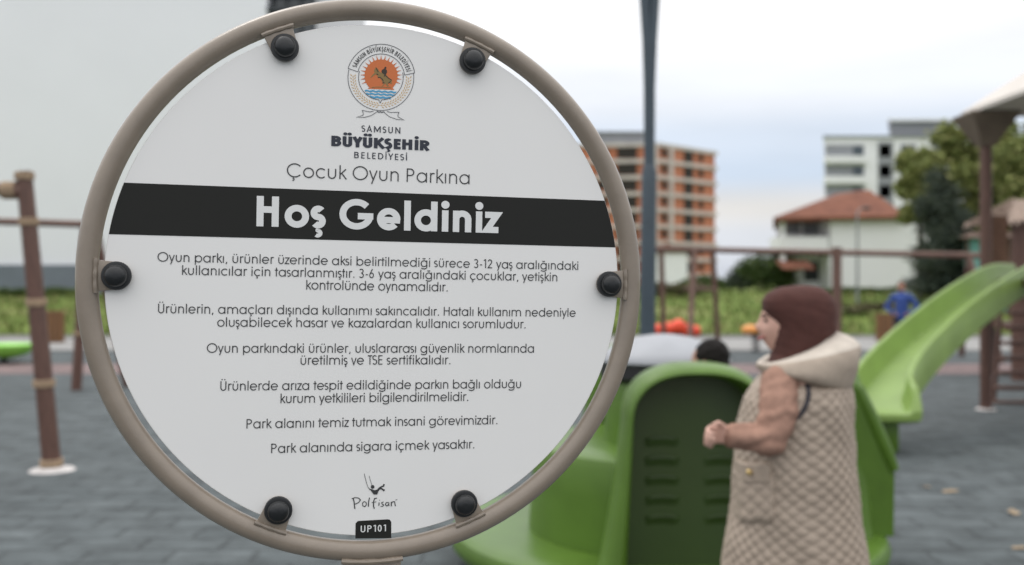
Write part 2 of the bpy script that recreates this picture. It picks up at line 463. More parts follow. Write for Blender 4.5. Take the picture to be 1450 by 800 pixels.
def block(root, c0, ex, length, floors, fh, z0, openings, mats, slab=0.45, depth=0.35):
    """one facade: slabs, infill, openings. c0 = lower left corner, ex = unit vector along the facade"""
    ex = Vector(ex).normalized(); nrm = Vector((ex.y, -ex.x, 0))
    ang = math.atan2(ex.y, ex.x)
    for k in range(floors):
        for (a, wdt, z1, z2, mk) in openings(k):
            c = Vector(c0) + ex * (a + wdt/2) + nrm * 0.06
            q = MB(); q.box((c.x, c.y, z0 + k*fh + (z1 + z2)/2), (wdt, 0.3, z2 - z1), rz=ang)
            q.build('window', mats[mk], parent=root)
def in_local(root):
    inv = Matrix.Translation(-Vector(root.location))
    for o in root.children:
        o.data.transform(inv)

# unfinished brick block
b = thing('apartment_block', 'unfinished orange brick apartment block with bare concrete floors behind the mast', 'building', (28, 190, 0))
YB = 180.0
cx = P(932, 0, YB).x                        # the near corner
exA = Vector((1, -0.10, 0)).normalized(); LA = 19.0
exB = Vector((1, 0.95, 0)).normalized()
LB = 17.5
c = Vector((cx, YB, 0)); a0 = c - exA * LA; b1 = c + exB * LB
fh = 2.95; NF = 9; top = NF * fh + 0.3
foot = [a0, c, b1, b1 + Vector((-8, 14, 0)), a0 + Vector((0, 20, 0))]
m_ = MB(); m_.prism([(p.x, p.y) for p in foot], 0, top); m_.build('brick_wall', M['brick'], parent=b)
ctr = sum(foot, Vector()) / 5
m_ = MB()
for k in range(NF + 1):
    fp = [ctr + (p - ctr) * 1.035 for p in foot]
    m_.prism([(p.x, p.y) for p in fp], k*fh - 0.36, k*fh + 0.34)
m_.build('floor_slab', M['slab'], parent=b)
for o_, e_, L__, t_ in ((a0, exA, LA, 0.02), (a0, exA, LA, 0.97), (c, exB, LB, 0.20)):
    q = o_ + e_ * L__ * t_; m_ = MB(); m_.box((q.x, q.y - .1, top/2), (0.9, 0.9, top), rz=math.atan2(e_.y, e_.x)); m_.build('concrete_column', M['slab'], parent=b)
block(b, a0, exA, LA, NF, fh, 0, lambda k: [(1.4, 2.6, 0.6, 2.4, 0), (8.0, 1.9, 0.9, 2.3, 0), (11.6, 3.6, 0.5, 2.5, 0), (16.6, 1.2, 1.0, 2.2, 0)], [M['void']])
block(b, c, exB, LB, NF, fh, 0, lambda k: [(1.0, 1.3, 0.9, 2.3, 0), (7.7, 2.6, 0.5, 2.5, 0), (12.2, 1.3, 1.0, 2.2, 0)] , [M['void']])
m_ = MB(); q = a0 + exA * LA * 0.62 + Vector((0, 5, 0)); m_.box((q.x, q.y, top + 1.1), (10, 6, 2.2)); m_.box((q.x, q.y, top + 2.3), (11, 7, 0.3)); m_.build('roof_room', M['grey'], parent=b)
in_local(b)

# white modern apartment block
b = thing('apartment_building', 'white modern apartment building with grey balconies and a set back penthouse', 'building', (48, 152, 0))
YW = 145.0
xl, xm, xR = P(1167, 0, YW).x, P(1262, 0, YW).x, P(1372, 0, YW).x
zt = 1.62 + 205 / (FPX / YW)
m_ = MB(); m_.prism([(xl, YW), (xR, YW), (xR + 1, YW + 16), (xl*1.115, YW + 16)], 0, zt); m_.build('wall', M['white'], parent=b)
m_ = MB(); m_.prism([(xm + 1, YW + 3), (xR - .5, YW + 3), (xR, YW + 15), (xm*1.09 + 1, YW + 15)], zt + .3, zt + 2.8); m_.build('penthouse', M['grey'], parent=b)
m_ = MB(); m_.prism([(xm + .3, YW + 2.2), (xR, YW + 2.2), (xR + .5, YW + 15.5), (xm*1.09 + .6, YW + 15.5)], zt + 2.802, zt + 3.15); m_.build('penthouse_roof', M['white'], parent=b)
m_ = MB(); m_.prism([(xl - .25, YW - .3), (xR + .25, YW - .3), (xR + 1.2, YW + 16.2), (xl*1.115, YW + 16.2)], zt + .002, zt + 0.3); m_.build('roof', M['grey'], parent=b)
for k in range(7):
    z = zt - 1.9 - k * 2.95
    m_ = MB(); m_.box((xl + 3.0, YW + 0.05, z), (5.6, 0.3, 1.75)); w = m_.build('balcony_recess', M['grey'], parent=b)
    m_ = MB(); m_.box((xl + 4.9, YW - 0.06, z - 0.05), (1.5, 0.1, 1.5)); m_.build('window', M['glass'], parent=b)
    m_ = MB(); m_.box((xl + 3.0, YW - 0.5, z - 1.35), (6.0, 1.3, 1.0)); m_.build('balcony', M['white'], parent=b)
    for (px, ww) in ((1253, 1.6), (1286, 2.2), (1330, 1.8), (1352, 1.6)):
        x = P(px, 0, YW).x
        m_ = MB(); m_.box((x, YW - 0.02, z), (ww, 0.12, 1.8)); m_.build('window', M['glass2'], parent=b)
m_ = MB(); m_.box((P(1254, 0, YW).x, YW - 0.03, zt/2), (2.3, 0.1, zt - 1.2)); m_.build('stair_glazing', M['grey'], parent=b)
m_ = MB()
for k in range(6): m_.tube([(xm + 1 + k*1.8, YW + 2.4, zt + .3), (xm + 1 + k*1.8, YW + 2.4, zt + 1.2)], 0.05, 6)
m_.tube([(xm + 1, YW + 2.4, zt + 1.2), (xm + 10, YW + 2.4, zt + 1.2)], 0.05, 6); m_.build('roof_railing', M['steel'], parent=b)
in_local(b)

# white house with terracotta roof
YH = 60.0
b = thing('house', 'white two storey house with an orange terracotta hip roof', 'house', (P(1210, 0, YH).x, YH + 5, 0.8))
x0, x1, x2 = P(1107, 0, YH).x, P(1176, 0, YH).x, P(1309, 0, YH).x
ze = P(0, 306, YH).z
m_ = MB(); m_.box(((x1 + x2)/2, YH + 4.5, ze/2 + 0.2), (x2 - x1, 9, ze - 0.4)); m_.build('wall', M['housewall'], parent=b)
m_ = MB(); m_.prism([(x0*1.02, YH + 2.4), (x1, YH + 2.4), (x1, YH + 9), (x0*1.155, YH + 9)], 0.0, ze); m_.build('side_wall', M['housewall'], parent=b)
m_ = MB(); m_.box(((x0 + x1)/2 - .1, YH + 1.2, P(0, 347, YH).z), (x1 - x0 - 0.02, 2.4, 1.0)); m_.build('balcony', M['housewall'], parent=b)
m_ = MB(); m_.box((x0 + .15, YH + .3, ze/2 + 1.3), (0.25, 0.25, ze - 2.6)); m_.build('balcony_post', M['housewall'], parent=b)
for (px, py, w, h, yy) in ((1122, 316, 0.9, 1.3, 2.38), (1152, 314, 1.3, 1.6, 2.38), (1160, 384, 1.9, 1.2, 2.38)):
    q = P(px, py, YH + yy)
    m_ = MB(); m_.box(q, (w, 0.1, h)); fr = m_.build('window', M['darkmetal'] if py > 350 else M['grey'], parent=b)
m_ = MB(); pz = P(1126, 376, YH - .6)
m_.add([pz + Vector((-0.9,-.6,-.15)), pz + Vector((1.0,-.6,-.15)), pz + Vector((1.0,1.0,.35)), pz + Vector((-0.9,1.0,.35)), pz + Vector((-0.9,-.6,-.25)), pz + Vector((1.0,-.6,-.25)), pz + Vector((1.0,1.0,.25)), pz + Vector((-0.9,1.0,.25))],
      [(0,1,2,3),(7,6,5,4),(0,4,5,1),(1,5,6,2),(2,6,7,3),(3,7,4,0)]); m_.build('awning', M['tile'], parent=b)
ex0, ex1 = P(1092, 0, YH).x, P(1281, 0, YH).x
zr = P(0, 268, YH + 4).z; zeL = ze - 0.12
pk1 = Vector((P(1232, 0, YH + 4).x, YH + 4.2, zr)); 
A_, B_, C_, D_ = Vector((ex0, YH - .5, zeL)), Vector((ex1, YH - .5, zeL + .12)), Vector((ex1 + .3, YH + 9.4, zeL + .1)), Vector((ex0*1.165, YH + 9.4, zeL))
pk0 = pk1 + Vector((-2.0, 0.3, -0.25))
dn = Vector((0, 0, -0.18))
m_ = MB(); m_.add([A_, B_, C_, D_, pk0, pk1, A_ + dn, B_ + dn, C_ + dn, D_ + dn],
      [(0,1,5,4),(1,2,5),(2,3,4,5),(3,0,4),(0,6,7,1),(1,7,8,2),(2,8,9,3),(3,9,6,0),(9,8,7,6)]); rf = m_.build('roof', M['tile'], parent=b)
q = P(1226, 289, YH + 1.0); m_ = MB(); m_.box(q, (0.7, 1.6, 0.55)); m_.prism([(-0.45, 0), (0.45, 0), (0, 0.3)], -0.9, 0.8, xf=lambda p: Vector((q.x + p.x, q.y + p.z, q.z + 0.27 + p.y)))
m_.build('dormer', M['grey'], parent=rf)
m_ = MB(); m_.box(((ex1 + x2)/2, YH + 4.5, ze - 0.02), (x2 - ex1 + .15, 9.1, 0.28)); m_.build('parapet', M['housewall'], parent=b)
in_local(b)

# teal kiosk at the far right
YK = 42.0
b = thing('kiosk', 'small teal walled kiosk under a brown roof beside the trees', 'kiosk', (P(1430, 0, YK).x, YK + 2, 0.6))
xa, xb = P(1366, 0, YK).x, P(1520, 0, YK).x; zk = P(0, 337, YK).z
m_ = MB(); m_.prism([(xa, YK), (xb, YK), (xb, YK + 4), (xa*1.1, YK + 4)], 0, zk); m_.build('wall', M['teal'], parent=b)
m_ = MB()
q0, q1, zz = xa - .45, xb + .4, zk
m_.add([(q0, YK-.5, zz), (q1, YK-.5, zz), (q1, YK+4.5, zz), (q0*1.1, YK+4.5, zz), (q0+1.3, YK+1.4, zz+.32), (q1-.9, YK+1.4, zz+.32), (q1-.9, YK+2.6, zz+.32), (q0+1.5, YK+2.6, zz+.32)],
       [(3,2,1,0),(0,1,5,4),(1,2,6,5),(2,3,7,6),(3,0,4,7),(4,5,6,7)]); m_.build('roof', M['kioskroof'], parent=b)
m_ = MB()
for k in range(6): m_.box((xa + .1 + k*(xb-xa-.2)/5, YK - 0.03, zk/2), (0.14, 0.08, zk)); 
m_.build('batten', M['kioskroof'], parent=b)
in_local(b)

# ================================================================== TREES AND BUSHES
def crown_mesh(clumps, nleaf, size, needle=False):
    V = []; F = []
    tot = sum(r[0]*r[1]*r[2] for _, r in clumps)
    for c, r in clumps:
        k = int(nleaf * (r[0]*r[1]*r[2]) / tot) + 10
        for _ in range(k):
            d = Vector((random.gauss(0,1), random.gauss(0,1), random.gauss(0,1))).normalized()
            rr = random.random() ** 0.45
            if mnoise.noise((d.x*2.2 + c[0], d.y*2.2 + c[1], d.z*2.2 + c[2])) * 0.5 + 0.5 < rr * 0.55: rr *= random.uniform(0.5, 0.95)
            if random.random() < .18: rr *= random.uniform(1.05, 1.45)
            p = Vector(c) + Vector((d.x*r[0], d.y*r[1], d.z*r[2])) * rr
            s_ = size * random.uniform(0.6, 1.4)
            a = Vector((random.gauss(0,1), random.gauss(0,1), random.gauss(0,0.6))).normalized()
            bb = a.orthogonal().normalized(); bb.rotate(Matrix.Rotation(random.uniform(0, 6.28), 3, a))
            w = 0.28 if needle else 0.5
            i = len(V); V += [p - a*s_, p + bb*s_*w, p + a*s_, p - bb*s_*w]; F.append((i, i+1, i+2, i+3))
    return V, F
def tree(name, base, height, clumps, nleaf, size, leaf, label, group=None, trunk_r=0.16, needle=False):
    t = thing(name, label, 'tree' if 'tree' in name or 'conifer' in name else 'bush', base, group=group)
    q = MB()
    q.tube([(0, 0, -0.3), (0.05, 0, height*0.35), (-0.05, 0.05, height*0.7), (0.0, 0.0, height*0.93)], [trunk_r*1.25, trunk_r, trunk_r*0.55, trunk_r*0.12], 10)
    for c, r in clumps[:9]:
        st = Vector((0, 0, max(0.25*height, c[2] - 0.35*abs(c[0]) - 0.8*r[2])))
        q.tube([st, (st + Vector(c))/2 + Vector((0, 0, -0.1)), Vector(c)], [trunk_r*0.45, trunk_r*0.3, trunk_r*0.1], 6)
    q.build('trunk', M['bark'], parent=t, smooth=True)
    q = MB(); v, f = crown_mesh(clumps, nleaf, size, needle); q.add(v, f); q.build('crown', M[leaf], parent=t)
    return t
def cl(n, spread, zc, zs, rad):
    L = []
    for _ in range(n):
        a = random.uniform(0, 2*PI); d = spread * math.sqrt(random.random()); z = zc + random.uniform(-zs, zs)
        k = 1 - 0.35 * abs(z - zc) / max(zs, .01)
        rr = rad * random.uniform(0.7, 1.25)
        L.append(((math.cos(a)*d*k, math.sin(a)*d*k, z), (rr, rr, rr*0.85)))
    return L
gz = 0.9
tree('broadleaf_tree', (P(1418, 0, 50).x, 50, gz), 9.0, cl(110, 3.7, 5.6, 2.8, .72), 46000, 0.16, 'leaf_yellow', 'tall yellow green tree rising behind the kiosk', trunk_r=0.2)
tree('broadleaf_tree', (P(1302, 0, 49).x, 49, gz), 7.2, cl(34, 1.0, 6.0, 1.0, 0.48) + cl(8, .9, 4.4, .8, .5), 11000, 0.14, 'leaf_yellow', 'smaller yellow green tree between white house and dark conifer', trunk_r=0.13)
tree('broadleaf_tree', (P(1490, 0, 47).x, 47, gz), 8.6, cl(60, 2.8, 5.0, 3.0, .72), 22000, 0.15, 'leaf_yellow', 'yellow green tree cut off by the photo edge', trunk_r=0.2)
con = [((random.uniform(-.45, .45), random.uniform(-.3, .3), 0.8 + k*0.52), (1.5*(1 - (k/11.5)**2.2) + 0.15,)*2 + (0.6,)) for k in range(10)] + [((.9, 0, 1.6), (.8, .7, .9)), ((-.7, .1, 4.2), (.7, .7, .8)), ((.6, 0, 3.4), (.8, .7, .8))]
con = [((x, y, z), (rx*.86, ry*.86, rz)) for (x, y, z), (rx, ry, rz) in con]
tree('conifer', (P(1335, 0, 45).x, 45, 0.7), 6.0, con, 15000, 0.14, 'leaf_dark', 'dark green conifer standing beside the white house wall', trunk_r=0.16, needle=True)
def bush(px, py_top, Y, w, label, leaf='leaf_mid', n=1500, size=0.10, group='bushes in the meadow'):
    z0 = terrain_h(P(px,0,Y).x, Y); h = max(0.4, P(0, py_top, Y).z - z0)
    c = [((random.uniform(-w/2, w/2)*.8, random.uniform(-.5, .5), h*random.uniform(.35, .72)), (w*.26, .6, h*.33)) for _ in range(7)]
    t = thing('bush', label, 'bush', (P(px,0,Y).x, Y, z0), group=group)
    q = MB()
    for k in range(5): q.tube([(0, 0, -.1), Vector(c[k][0])*0.6, Vector(c[k][0])], [.05, .03, .012], 6)
    q.build('stem', M['bark'], parent=t)
    q = MB(); v, f = crown_mesh(c, n, size); q.add(v, f); q.build('foliage', M[leaf], parent=t)
bush(1074, 352, 62, 4.2, 'tall green bush left of the white house', n=2600, size=.14)
bush(1046, 372, 66, 3.4, 'dark leafy bush between brick block and white house', 'leaf_dark', n=2000, size=.14)
bush(1005, 388, 70, 4.0, 'green bush below the brick block', n=1800, size=.14)
bush(962, 398, 52, 3.6, 'low brownish shrub under the swing beam', 'leaf_brown', n=1600, size=.12)
bush(1205, 428, 40, 3.6, 'low brownish shrub in the grass behind the woman', 'leaf_brown', n=1400)
bush(1150, 412, 57, 3.0, 'low shrub against the white house wall', n=1300)
bush(1240, 414, 57, 4.4, 'wide shrub along the foot of the white house', n=1700)
bush(1330, 420, 44, 3.4, 'shrub under the dark conifer', 'leaf_mid', n=1500)
bush(22, 415, 53, 3.0, 'shrub at the foot of the grey building near the photo edge', n=1300)
bush(96, 420, 53, 2.4, 'shrub at the foot of the grey building beside the bin', n=1100)
# far shed behind the swing
b = thing('shed', 'far small white shed half hidden by bushes under the brick block', 'shed', (P(945, 0, 110).x, 112, 0.9))
m_ = MB(); m_.box((0, 0, 2.0), (4.4, 4, 4.0)); m_.build('wall', M['white'], parent=b)
m_ = MB(); m_.prism([(-2.6, 0), (2.6, 0), (0, 1.1)], -2.2, 2.2, xf=lambda p: Vector((p.x, p.z, 4.0 + p.y))); m_.build('roof', M['tile'], parent=b)
# thin street lamp in front of the house
q = P(1214, 0, 46); b = thing('street_lamp', 'thin grey street lamp in front of the white house', 'street lamp', (q.x, 46, 0.75))
zl = P(0, 300, 46).z - 0.75
m_ = MB(); m_.tube([(0,0,-.3), (0,0,zl*.5), (0,0,zl)], [.07,.06,.045], 10); m_.build('pole', M['steel'], parent=b)
m_ = MB(); m_.tube([(0,0,zl), (.12,0,zl+.14), (.35,0,zl+.18)], .035, 8); m_.build('arm', M['steel'], parent=b)
m_ = MB(); m_.ball((.42,0,zl+.17), (.22,.12,.08)); m_.build('lamp_head', M['darkmetal'], parent=b)

# ================================================================== PLAY EQUIPMENT
def post(mb, a, b, r, n=14): mb.tube([a, b], r, n)
# --- swing frame, right
YS = 21.0
sw = thing('swing_frame', 'long brown swing frame with a high beam crossing behind the woman', 'swing frame', (P(1150, 0, YS).x, YS, 0))
org = Vector(sw.location)
def L_(v): return Vector(v) - org
bl, brr = P(915, 352, YS), P(1392, 362, YS)
m_ = MB(); m_.tube([L_(bl), L_(brr)], 0.062, 14); m_.build('beam', M['brown2'], parent=sw, smooth=True)
for px0, px1, py1, dy in ((983, 966, 508, -.8), (1009, 1026, 506, .6), (936, 946, 508, .5)):
    a = P(px0, 352, YS); e = P(px1, 400 + FPX*H/YS, YS); e.z = 0; e.y += dy
    m_ = MB(); post(m_, L_(a), L_(e), 0.058); m_.build('leg', M['brown2'], parent=sw, smooth=True)
a = P(1185, 350, YS); m_ = MB(); post(m_, L_(a), L_((a.x, YS, 0)), 0.10); m_.build('upright', M['brown2'], parent=sw, smooth=True)
for dy in (-.9, .9):
    a = P(1372, 362, YS); m_ = MB(); post(m_, L_(a), L_((a.x + .25, YS + dy, 0)), 0.06); m_.build('leg', M['brown2'], parent=sw, smooth=True)
m_ = MB(); m_.tube([L_(P(968, 408, YS+.1)), L_(P(1016, 410, YS+.1))], 0.035, 8); m_.build('tie_bar', M['brown2'], parent=sw)
# --- swing frame, left
sw = thing('swing_frame', 'brown timber-look swing frame with rope lashings left of the sign', 'swing frame', (P(75, 0, 8.6).x, 8.6, 0))
org = Vector(sw.location)
Y1 = 8.6
a, e = P(34, 243, Y1), P(74, 668, Y1); e.z = 0
m_ = MB(); m_.tube([L_(a), L_(e)], [0.066, 0.078], 18); pst = m_.build('post', M['brown'], parent=sw, smooth=True)
for py in (249, 314, 429, 544, 657):
    t_ = (py - 243) / (668 - 243); c_ = a.lerp(e, t_); r_ = 0.066 + 0.012 * t_
    m_ = MB()
    for k in (-1, 0, 1):
        m_.tube([L_(c_) + Vector((math.cos(u)*(r_+.006), math.sin(u)*(r_+.006), k*0.021 + .004*math.sin(u))) for u in np.linspace(0, 2*PI, 24, endpoint=False)], 0.012, 8, closed=True)
    m_.build('rope_lashing', M['rope'], parent=pst, smooth=True)
m_ = MB(); m_.lathe([(0.0, 0.03), (0.10, 0.03), (0.17, 0.012), (0.19, 0.0)], L_(e), 20)
m_.build('footing', M['footing'], parent=sw, smooth=True)
b0, b1_ = P(34, 270, Y1) + Vector((0, 0.0, 0)), P(-160, 262, Y1)
m_ = MB(); m_.tube([L_(b0), L_(b1_)], 0.06, 16); bm_ = m_.build('beam', M['brown2'], parent=sw, smooth=True)
m_ = MB()
for k in range(5):
    c_ = L_(P(6 + k*4, 269.5, Y1)); m_.tube([c_ + Vector((0, math.cos(u)*.066, math.sin(u)*.066)) for u in np.linspace(0, 2*PI, 24, endpoint=False)], 0.013, 8, closed=True)
m_.build('rope_lashing', M['rope'], parent=bm_, smooth=True)
Y2 = 15.0
m_ = MB(); m_.tube([L_(P(-80, 311, Y2)), L_(P(136, 318, Y2))], 0.055, 14); m_.build('beam', M['brown2'], parent=sw, smooth=True)
for px0, px1, pyb, dy in ((122, 108, 530, 0.0), (132, 160, 530, 0.6)):
    a = P(px0, 316, Y2); e = P(px1, 400 + FPX*H/Y2, Y2); e.z = 0; e.y += dy
    m_ = MB(); m_.tube([L_(a), L_(e)], 0.075, 14); lg = m_.build('leg', M['brown'], parent=sw, smooth=True)
    c_ = a.lerp(e, .66); m_ = MB()
    for k in (-1, 0, 1): m_.tube([L_(c_) + Vector((math.cos(u)*.08, math.sin(u)*.08, k*.02)) for u in np.linspace(0, 2*PI, 20, endpoint=False)], .012, 6, closed=True)
    m_.build('rope_lashing', M['rope'], parent=lg)
# --- mast
YM = 9.6
q = P(917, 0, YM); ms = thing('mast', 'tall slate grey steel mast standing behind the sign', 'mast', (q.x, YM, 0))
m_ = MB(); z1 = P(0, 124, YM).z
m_.tube([(0,0,0), (0,0,1.5), (0.015,0,z1 - .82), (0.016,0,z1 - .74)], [.080,.078,.074,.056], 24); m_.build('pole', M['mast'], parent=ms, smooth=True)
m_ = MB(); m_.lathe([(0.2, 0), (0.2, 0.02), (0.1, 0.03), (0.083, 0.12)], (0,0,0), 24); m_.build('base_plate', M['mast'], parent=ms)
for s_ in (-1, 1):
    m_ = MB()
    m_.tube([(0.018 + s_*0.012, 0, z1 - .9), (0.018 + s_*0.014, 0, z1), (0.02 + s_*0.026, 0, z1 + .45), (0.02 + s_*0.048, 0, z1 + .85), (0.02 + s_*0.16, 0, z1 + 1.7), (0.02 + s_*0.6, 0, z1 + 2.2)], [.040, .042, .046, .050, .045, .04], 16)
    m_.build('arm', M['mast'], parent=ms, smooth=True)

# --- slide
path = [P(1462, 400, 12.5), P(1428, 403, 12.05), P(1374, 436, 11.35), P(1316, 484, 10.65), P(1272, 529, 10.1), P(1251, 560, 9.72), P(1251, 579, 9.45), P(1255, 587, 9.25)]
def catmull(pts, n):
    o = []
    Pp = [pts[0]*2 - pts[1]] + pts + [pts[-1]*2 - pts[-2]]
    for i in range(1, len(Pp) - 2):
        for k in range(n):
            t_ = k / n; a, b_, c_, d_ = Pp[i-1], Pp[i], Pp[i+1], Pp[i+2]
            o.append(0.5*((2*b_) + (c_-a)*t_ + (2*a-5*b_+4*c_-d_)*t_*t_ + (3*b_-a-3*c_+d_)*t_**3))
    o.append(pts[-1]); return o
path = catmull(path, 6)
tw = thing('slide', 'pale green plastic slide coming down from the brown tower', 'slide', (path[-1].x, path[-1].y, 0))
org = Vector(tw.location)
sec = [(-.335,-.10),(-.345,.02),(-.345,.20),(-.33,.232),(-.30,.24),(-.275,.228),(-.255,.16),(-.232,.05),(-.20,.008),(-.12,0),(0,-.004),(.12,0),(.20,.008),(.232,.05),(.255,.16),(.275,.228),(.30,.24),(.33,.232),(.345,.20),(.345,.02),(.335,-.10),(.2,-.115),(0,-.12),(-.2,-.115)]
rows = []
for i, p in enumerate(path):
    t_ = path[min(i+1, len(path)-1)] - path[max(i-1, 0)]
    side = Vector((t_.y, -t_.x, 0)).normalized(); upv = side.cross(t_).normalized()
    if upv.z < 0: upv = -upv
    u_ = i / (len(path) - 1)
    fl = 1.0 if u_ < .90 else 1.0 - 0.86 * ((u_ - .90) / .10) ** 1.6
    wd = 0.78 + 0.22 * max(0, u_ - .4)
    rows.append([L_(p + side * (l * wd) + upv * (h * (fl if h > 0 else max(fl, .5)))) for l, h in sec])
m_ = MB(); m_.grid(rows, closed_u=True); m_.add(rows[0], [tuple(range(len(sec)))]); m_.add(rows[-1], [tuple(range(len(sec)))])
chute = m_.build('chute', M['slide'], parent=tw, smooth=True)
m_ = MB(); q = L_(P(1257, 600, 9.45)); m_.prism([(-.10,.02),(.12,.02),(.12,.26),(-.10,.26)], 0.0, q.z + .06, xf=lambda p: Vector((q.x + p.x, q.y + p.y, p.z)))
m_.build('foot', M['green'], parent=tw, bevel=.02)

# --- tower with canopy
YT = 12.7
tx = P(1396, 0, YT).x
tw = thing('play_tower', 'brown timber-look play tower with a cream canopy and plank ladder', 'play tower', (tx + 1, YT - 1, 0))
org = Vector(tw.location)
zc = P(0, 162, YT).z
def tp(x, y, z0, z1, r=0.072):
    q = MB(); q.tube([L_((x, y, z0)), L_((x, y, z1))], r, 16); o = q.build('post', M['brown'], parent=tw, smooth=True)
    q = MB(); q.lathe([(0.0, .02), (.09, .02), (.13, .0)], L_((x, y, 0)), 16); q.build('footing', M['footing'], parent=o)
    zt_ = P(0, 205, YT).z
    q = MB(); zb = zt_ - .02
    q.add([L_((x + sx*w_, y + sy*w_, z_)) for z_, w_ in ((zb, .085), (zc - .02, .30), (zc - .0, .30)) for sx, sy in ((-1,-1),(1,-1),(1,1),(-1,1))],
          [(0,1,5,4),(1,2,6,5),(2,3,7,6),(3,0,4,7),(4,5,9,8),(5,6,10,9),(6,7,11,10),(7,4,8,11),(8,9,10,11),(3,2,1,0)])
    q.build('bracket', M['funnel'], parent=o)
for x, y in ((tx, YT), (tx + 2.0, YT), (tx + 2.0, YT - 2.1), (tx + .0, YT - 2.1)):
    tp(x, y, 0, P(0, 200, YT).z)
x0_, x1_, y0_, y1_ = tx - .22, tx + 2.25, YT - 2.35, YT + .22
ap = Vector(((x0_ + x1_)/2, (y0_ + y1_)/2, zc + 1.02))
m_ = MB(); zq = zc + .005
bs = [Vector((x0_, y0_, zq)), Vector((x1_, y0_, zq)), Vector((x1_, y1_, zq)), Vector((x0_, y1_, zq))]
m_.add([L_(p) for p in bs] + [L_(p + Vector((0,0,.05))) for p in bs] + [L_(ap)], [(3,2,1,0),(0,1,5,4),(1,2,6,5),(2,3,7,6),(3,0,4,7),(4,5,8),(5,6,8),(6,7,8),(7,4,8)])
m_.build('canopy', M['cream'], parent=tw)
m_ = MB(); m_.box(L_((tx + 1.0, YT - 1.05, 1.62)), (2.1, 2.2, .09)); m_.build('platform', M['brown'], parent=tw)
m_ = MB(); m_.box(L_((tx + .22, YT + .2, P(0, 341, YT).z)), (.26, .1, .66)); m_.build('side_board', mat('warm brown board', (0.15, 0.075, 0.045), .7, .2, 8), parent=tw)
# ladder
for k in range(8):
    py = 423 + k * 21.0; q = P(1428, py, 13.5 - k * 0.02)
    m_ = MB(); m_.box(L_(q + Vector((.10 + .035*(7-k), 0, 0))), (.62, .16, .055)); m_.build('ladder_step', M['brown'], parent=tw, bevel=.006)
for dx in (0, 0.5):
    q0, q1 = P(1409, 576, 13.42), P(1423, 392, 13.6)
    m_ = MB(); m_.tube([L_(q0 + Vector((dx, .05, 0))), L_(q1 + Vector((dx, .05, 0)))], .035, 10); m_.build('ladder_rail', M['brown'], parent=tw, smooth=True)

# --- thatched hut behind the tower
hq = P(1450, 0, 17.0); hut = thing('thatched_hut', 'wooden play hut with a shaggy straw roof behind the tower', 'play hut', (hq.x + .6, 17.0, 0))
org = Vector(hut.location)
ze_, zr_ = P(0, 316, 17).z, P(0, 283, 17).z
xe = P(1394, 0, 17).x
rows = []
V = []; F = []
m_ = MB()
m_.add([L_(p) for p in ((xe, 16.2, ze_), (xe + 2.6, 16.2, ze_), (xe + 2.6, 17.8, ze_), (xe, 17.8, ze_), (xe + .5, 17, zr_), (xe + 2.1, 17, zr_))],
       [(3,2,1,0),(0,1,5,4),(1,2,5),(2,3,4,5),(3,0,4)])
for _ in range(900):
    s_ = random.random(); u_ = random.random()
    if random.random() < .5:
        p0 = Vector((xe, 16.2, ze_)).lerp(Vector((xe + 2.6, 16.2, ze_)), s_).lerp(Vector((xe + .5 + 1.6*s_, 17, zr_)), u_)
        d = Vector((random.uniform(-.06,.06), -.16, -.10))
    else:
        p0 = Vector((xe, 16.2, ze_)).lerp(Vector((xe, 17.8, ze_)), s_).lerp(Vector((xe + .5, 17, zr_)), u_)
        d = Vector((-.10, random.uniform(-.06,.06), -.09))
    d *= random.uniform(.6, 1.3); w_ = Vector((random.uniform(.02,.05), random.uniform(-.02,.02), 0))
    k = len(V); V += [L_(p0 - w_ + Vector((0,0,.03))), L_(p0 + w_ + Vector((0,0,.03))), L_(p0 + d)]; F.append((k, k+1, k+2))
m_.add(V, F); m_.build('thatch_roof', M['thatch'], parent=hut)
for x, y in ((xe + .32, 16.45), (xe + .32, 17.55), (xe + 2.3, 16.45), (xe + 2.3, 17.55)):
    m_ = MB(); m_.tube([L_((x, y, 0)), L_((x, y, ze_ + .02))], .13, 14); m_.build('post', M['brown'], parent=hut, smooth=True)
m_ = MB(); m_.box(L_((xe + 1.3, 17.0, .9)), (2.0, 1.1, .08)); m_.build('floor', M['brown'], parent=hut)
m_ = MB(); m_.box(L_((xe + 1.3, 16.48, 1.2)), (1.75, .05, .42)); m_.build('orange_panel', M['orangep'], parent=hut)

# --- red spring rider, amber rider, lime seat, bins
q = P(956, 466, 23.0); rd = thing('spring_rider', 'red orange caterpillar shaped spring rider behind the mast', 'spring rider', (q.x, 23.0, 0))
m_ = MB(); zc_ = q.z
for dx, rr, dz in ((-.40, .15, -.02), (-.17, .17, .0), (.08, .19, .05), (.30, .17, -.03), (.46, .14, -.04)): m_.ball((dx, 0, zc_ + dz), (rr, rr*1.05, rr))
fuse(m_, 'body', M['redp'], rd, .02, 4)
m_ = MB(); m_.tube([(.09*math.cos(u), .09*math.sin(u), .03 + (zc_ - .15)*u/(2*PI*5)) for u in np.linspace(0, 2*PI*5, 120)], .016, 6); m_.build('spring', M['blackrub'], parent=rd, smooth=True)
m_ = MB(); m_.tube([(.2, -.2, zc_ + .17), (.2, .2, zc_ + .17)], .02, 8); m_.build('handle', M['blackrub'], parent=rd)
q = P(1070, 467, 23.0); rd = thing('spring_rider', 'amber spring rider peeking out beside the face of the woman', 'spring rider', (q.x, 23.0, 0))
m_ = MB(); m_.ball((-.12, 0, q.z), (.22, .16, .12)); m_.ball((.16, 0, q.z + .02), (.24, .16, .13)); fuse(m_, 'body', M['yellowp'], rd, .02, 4)
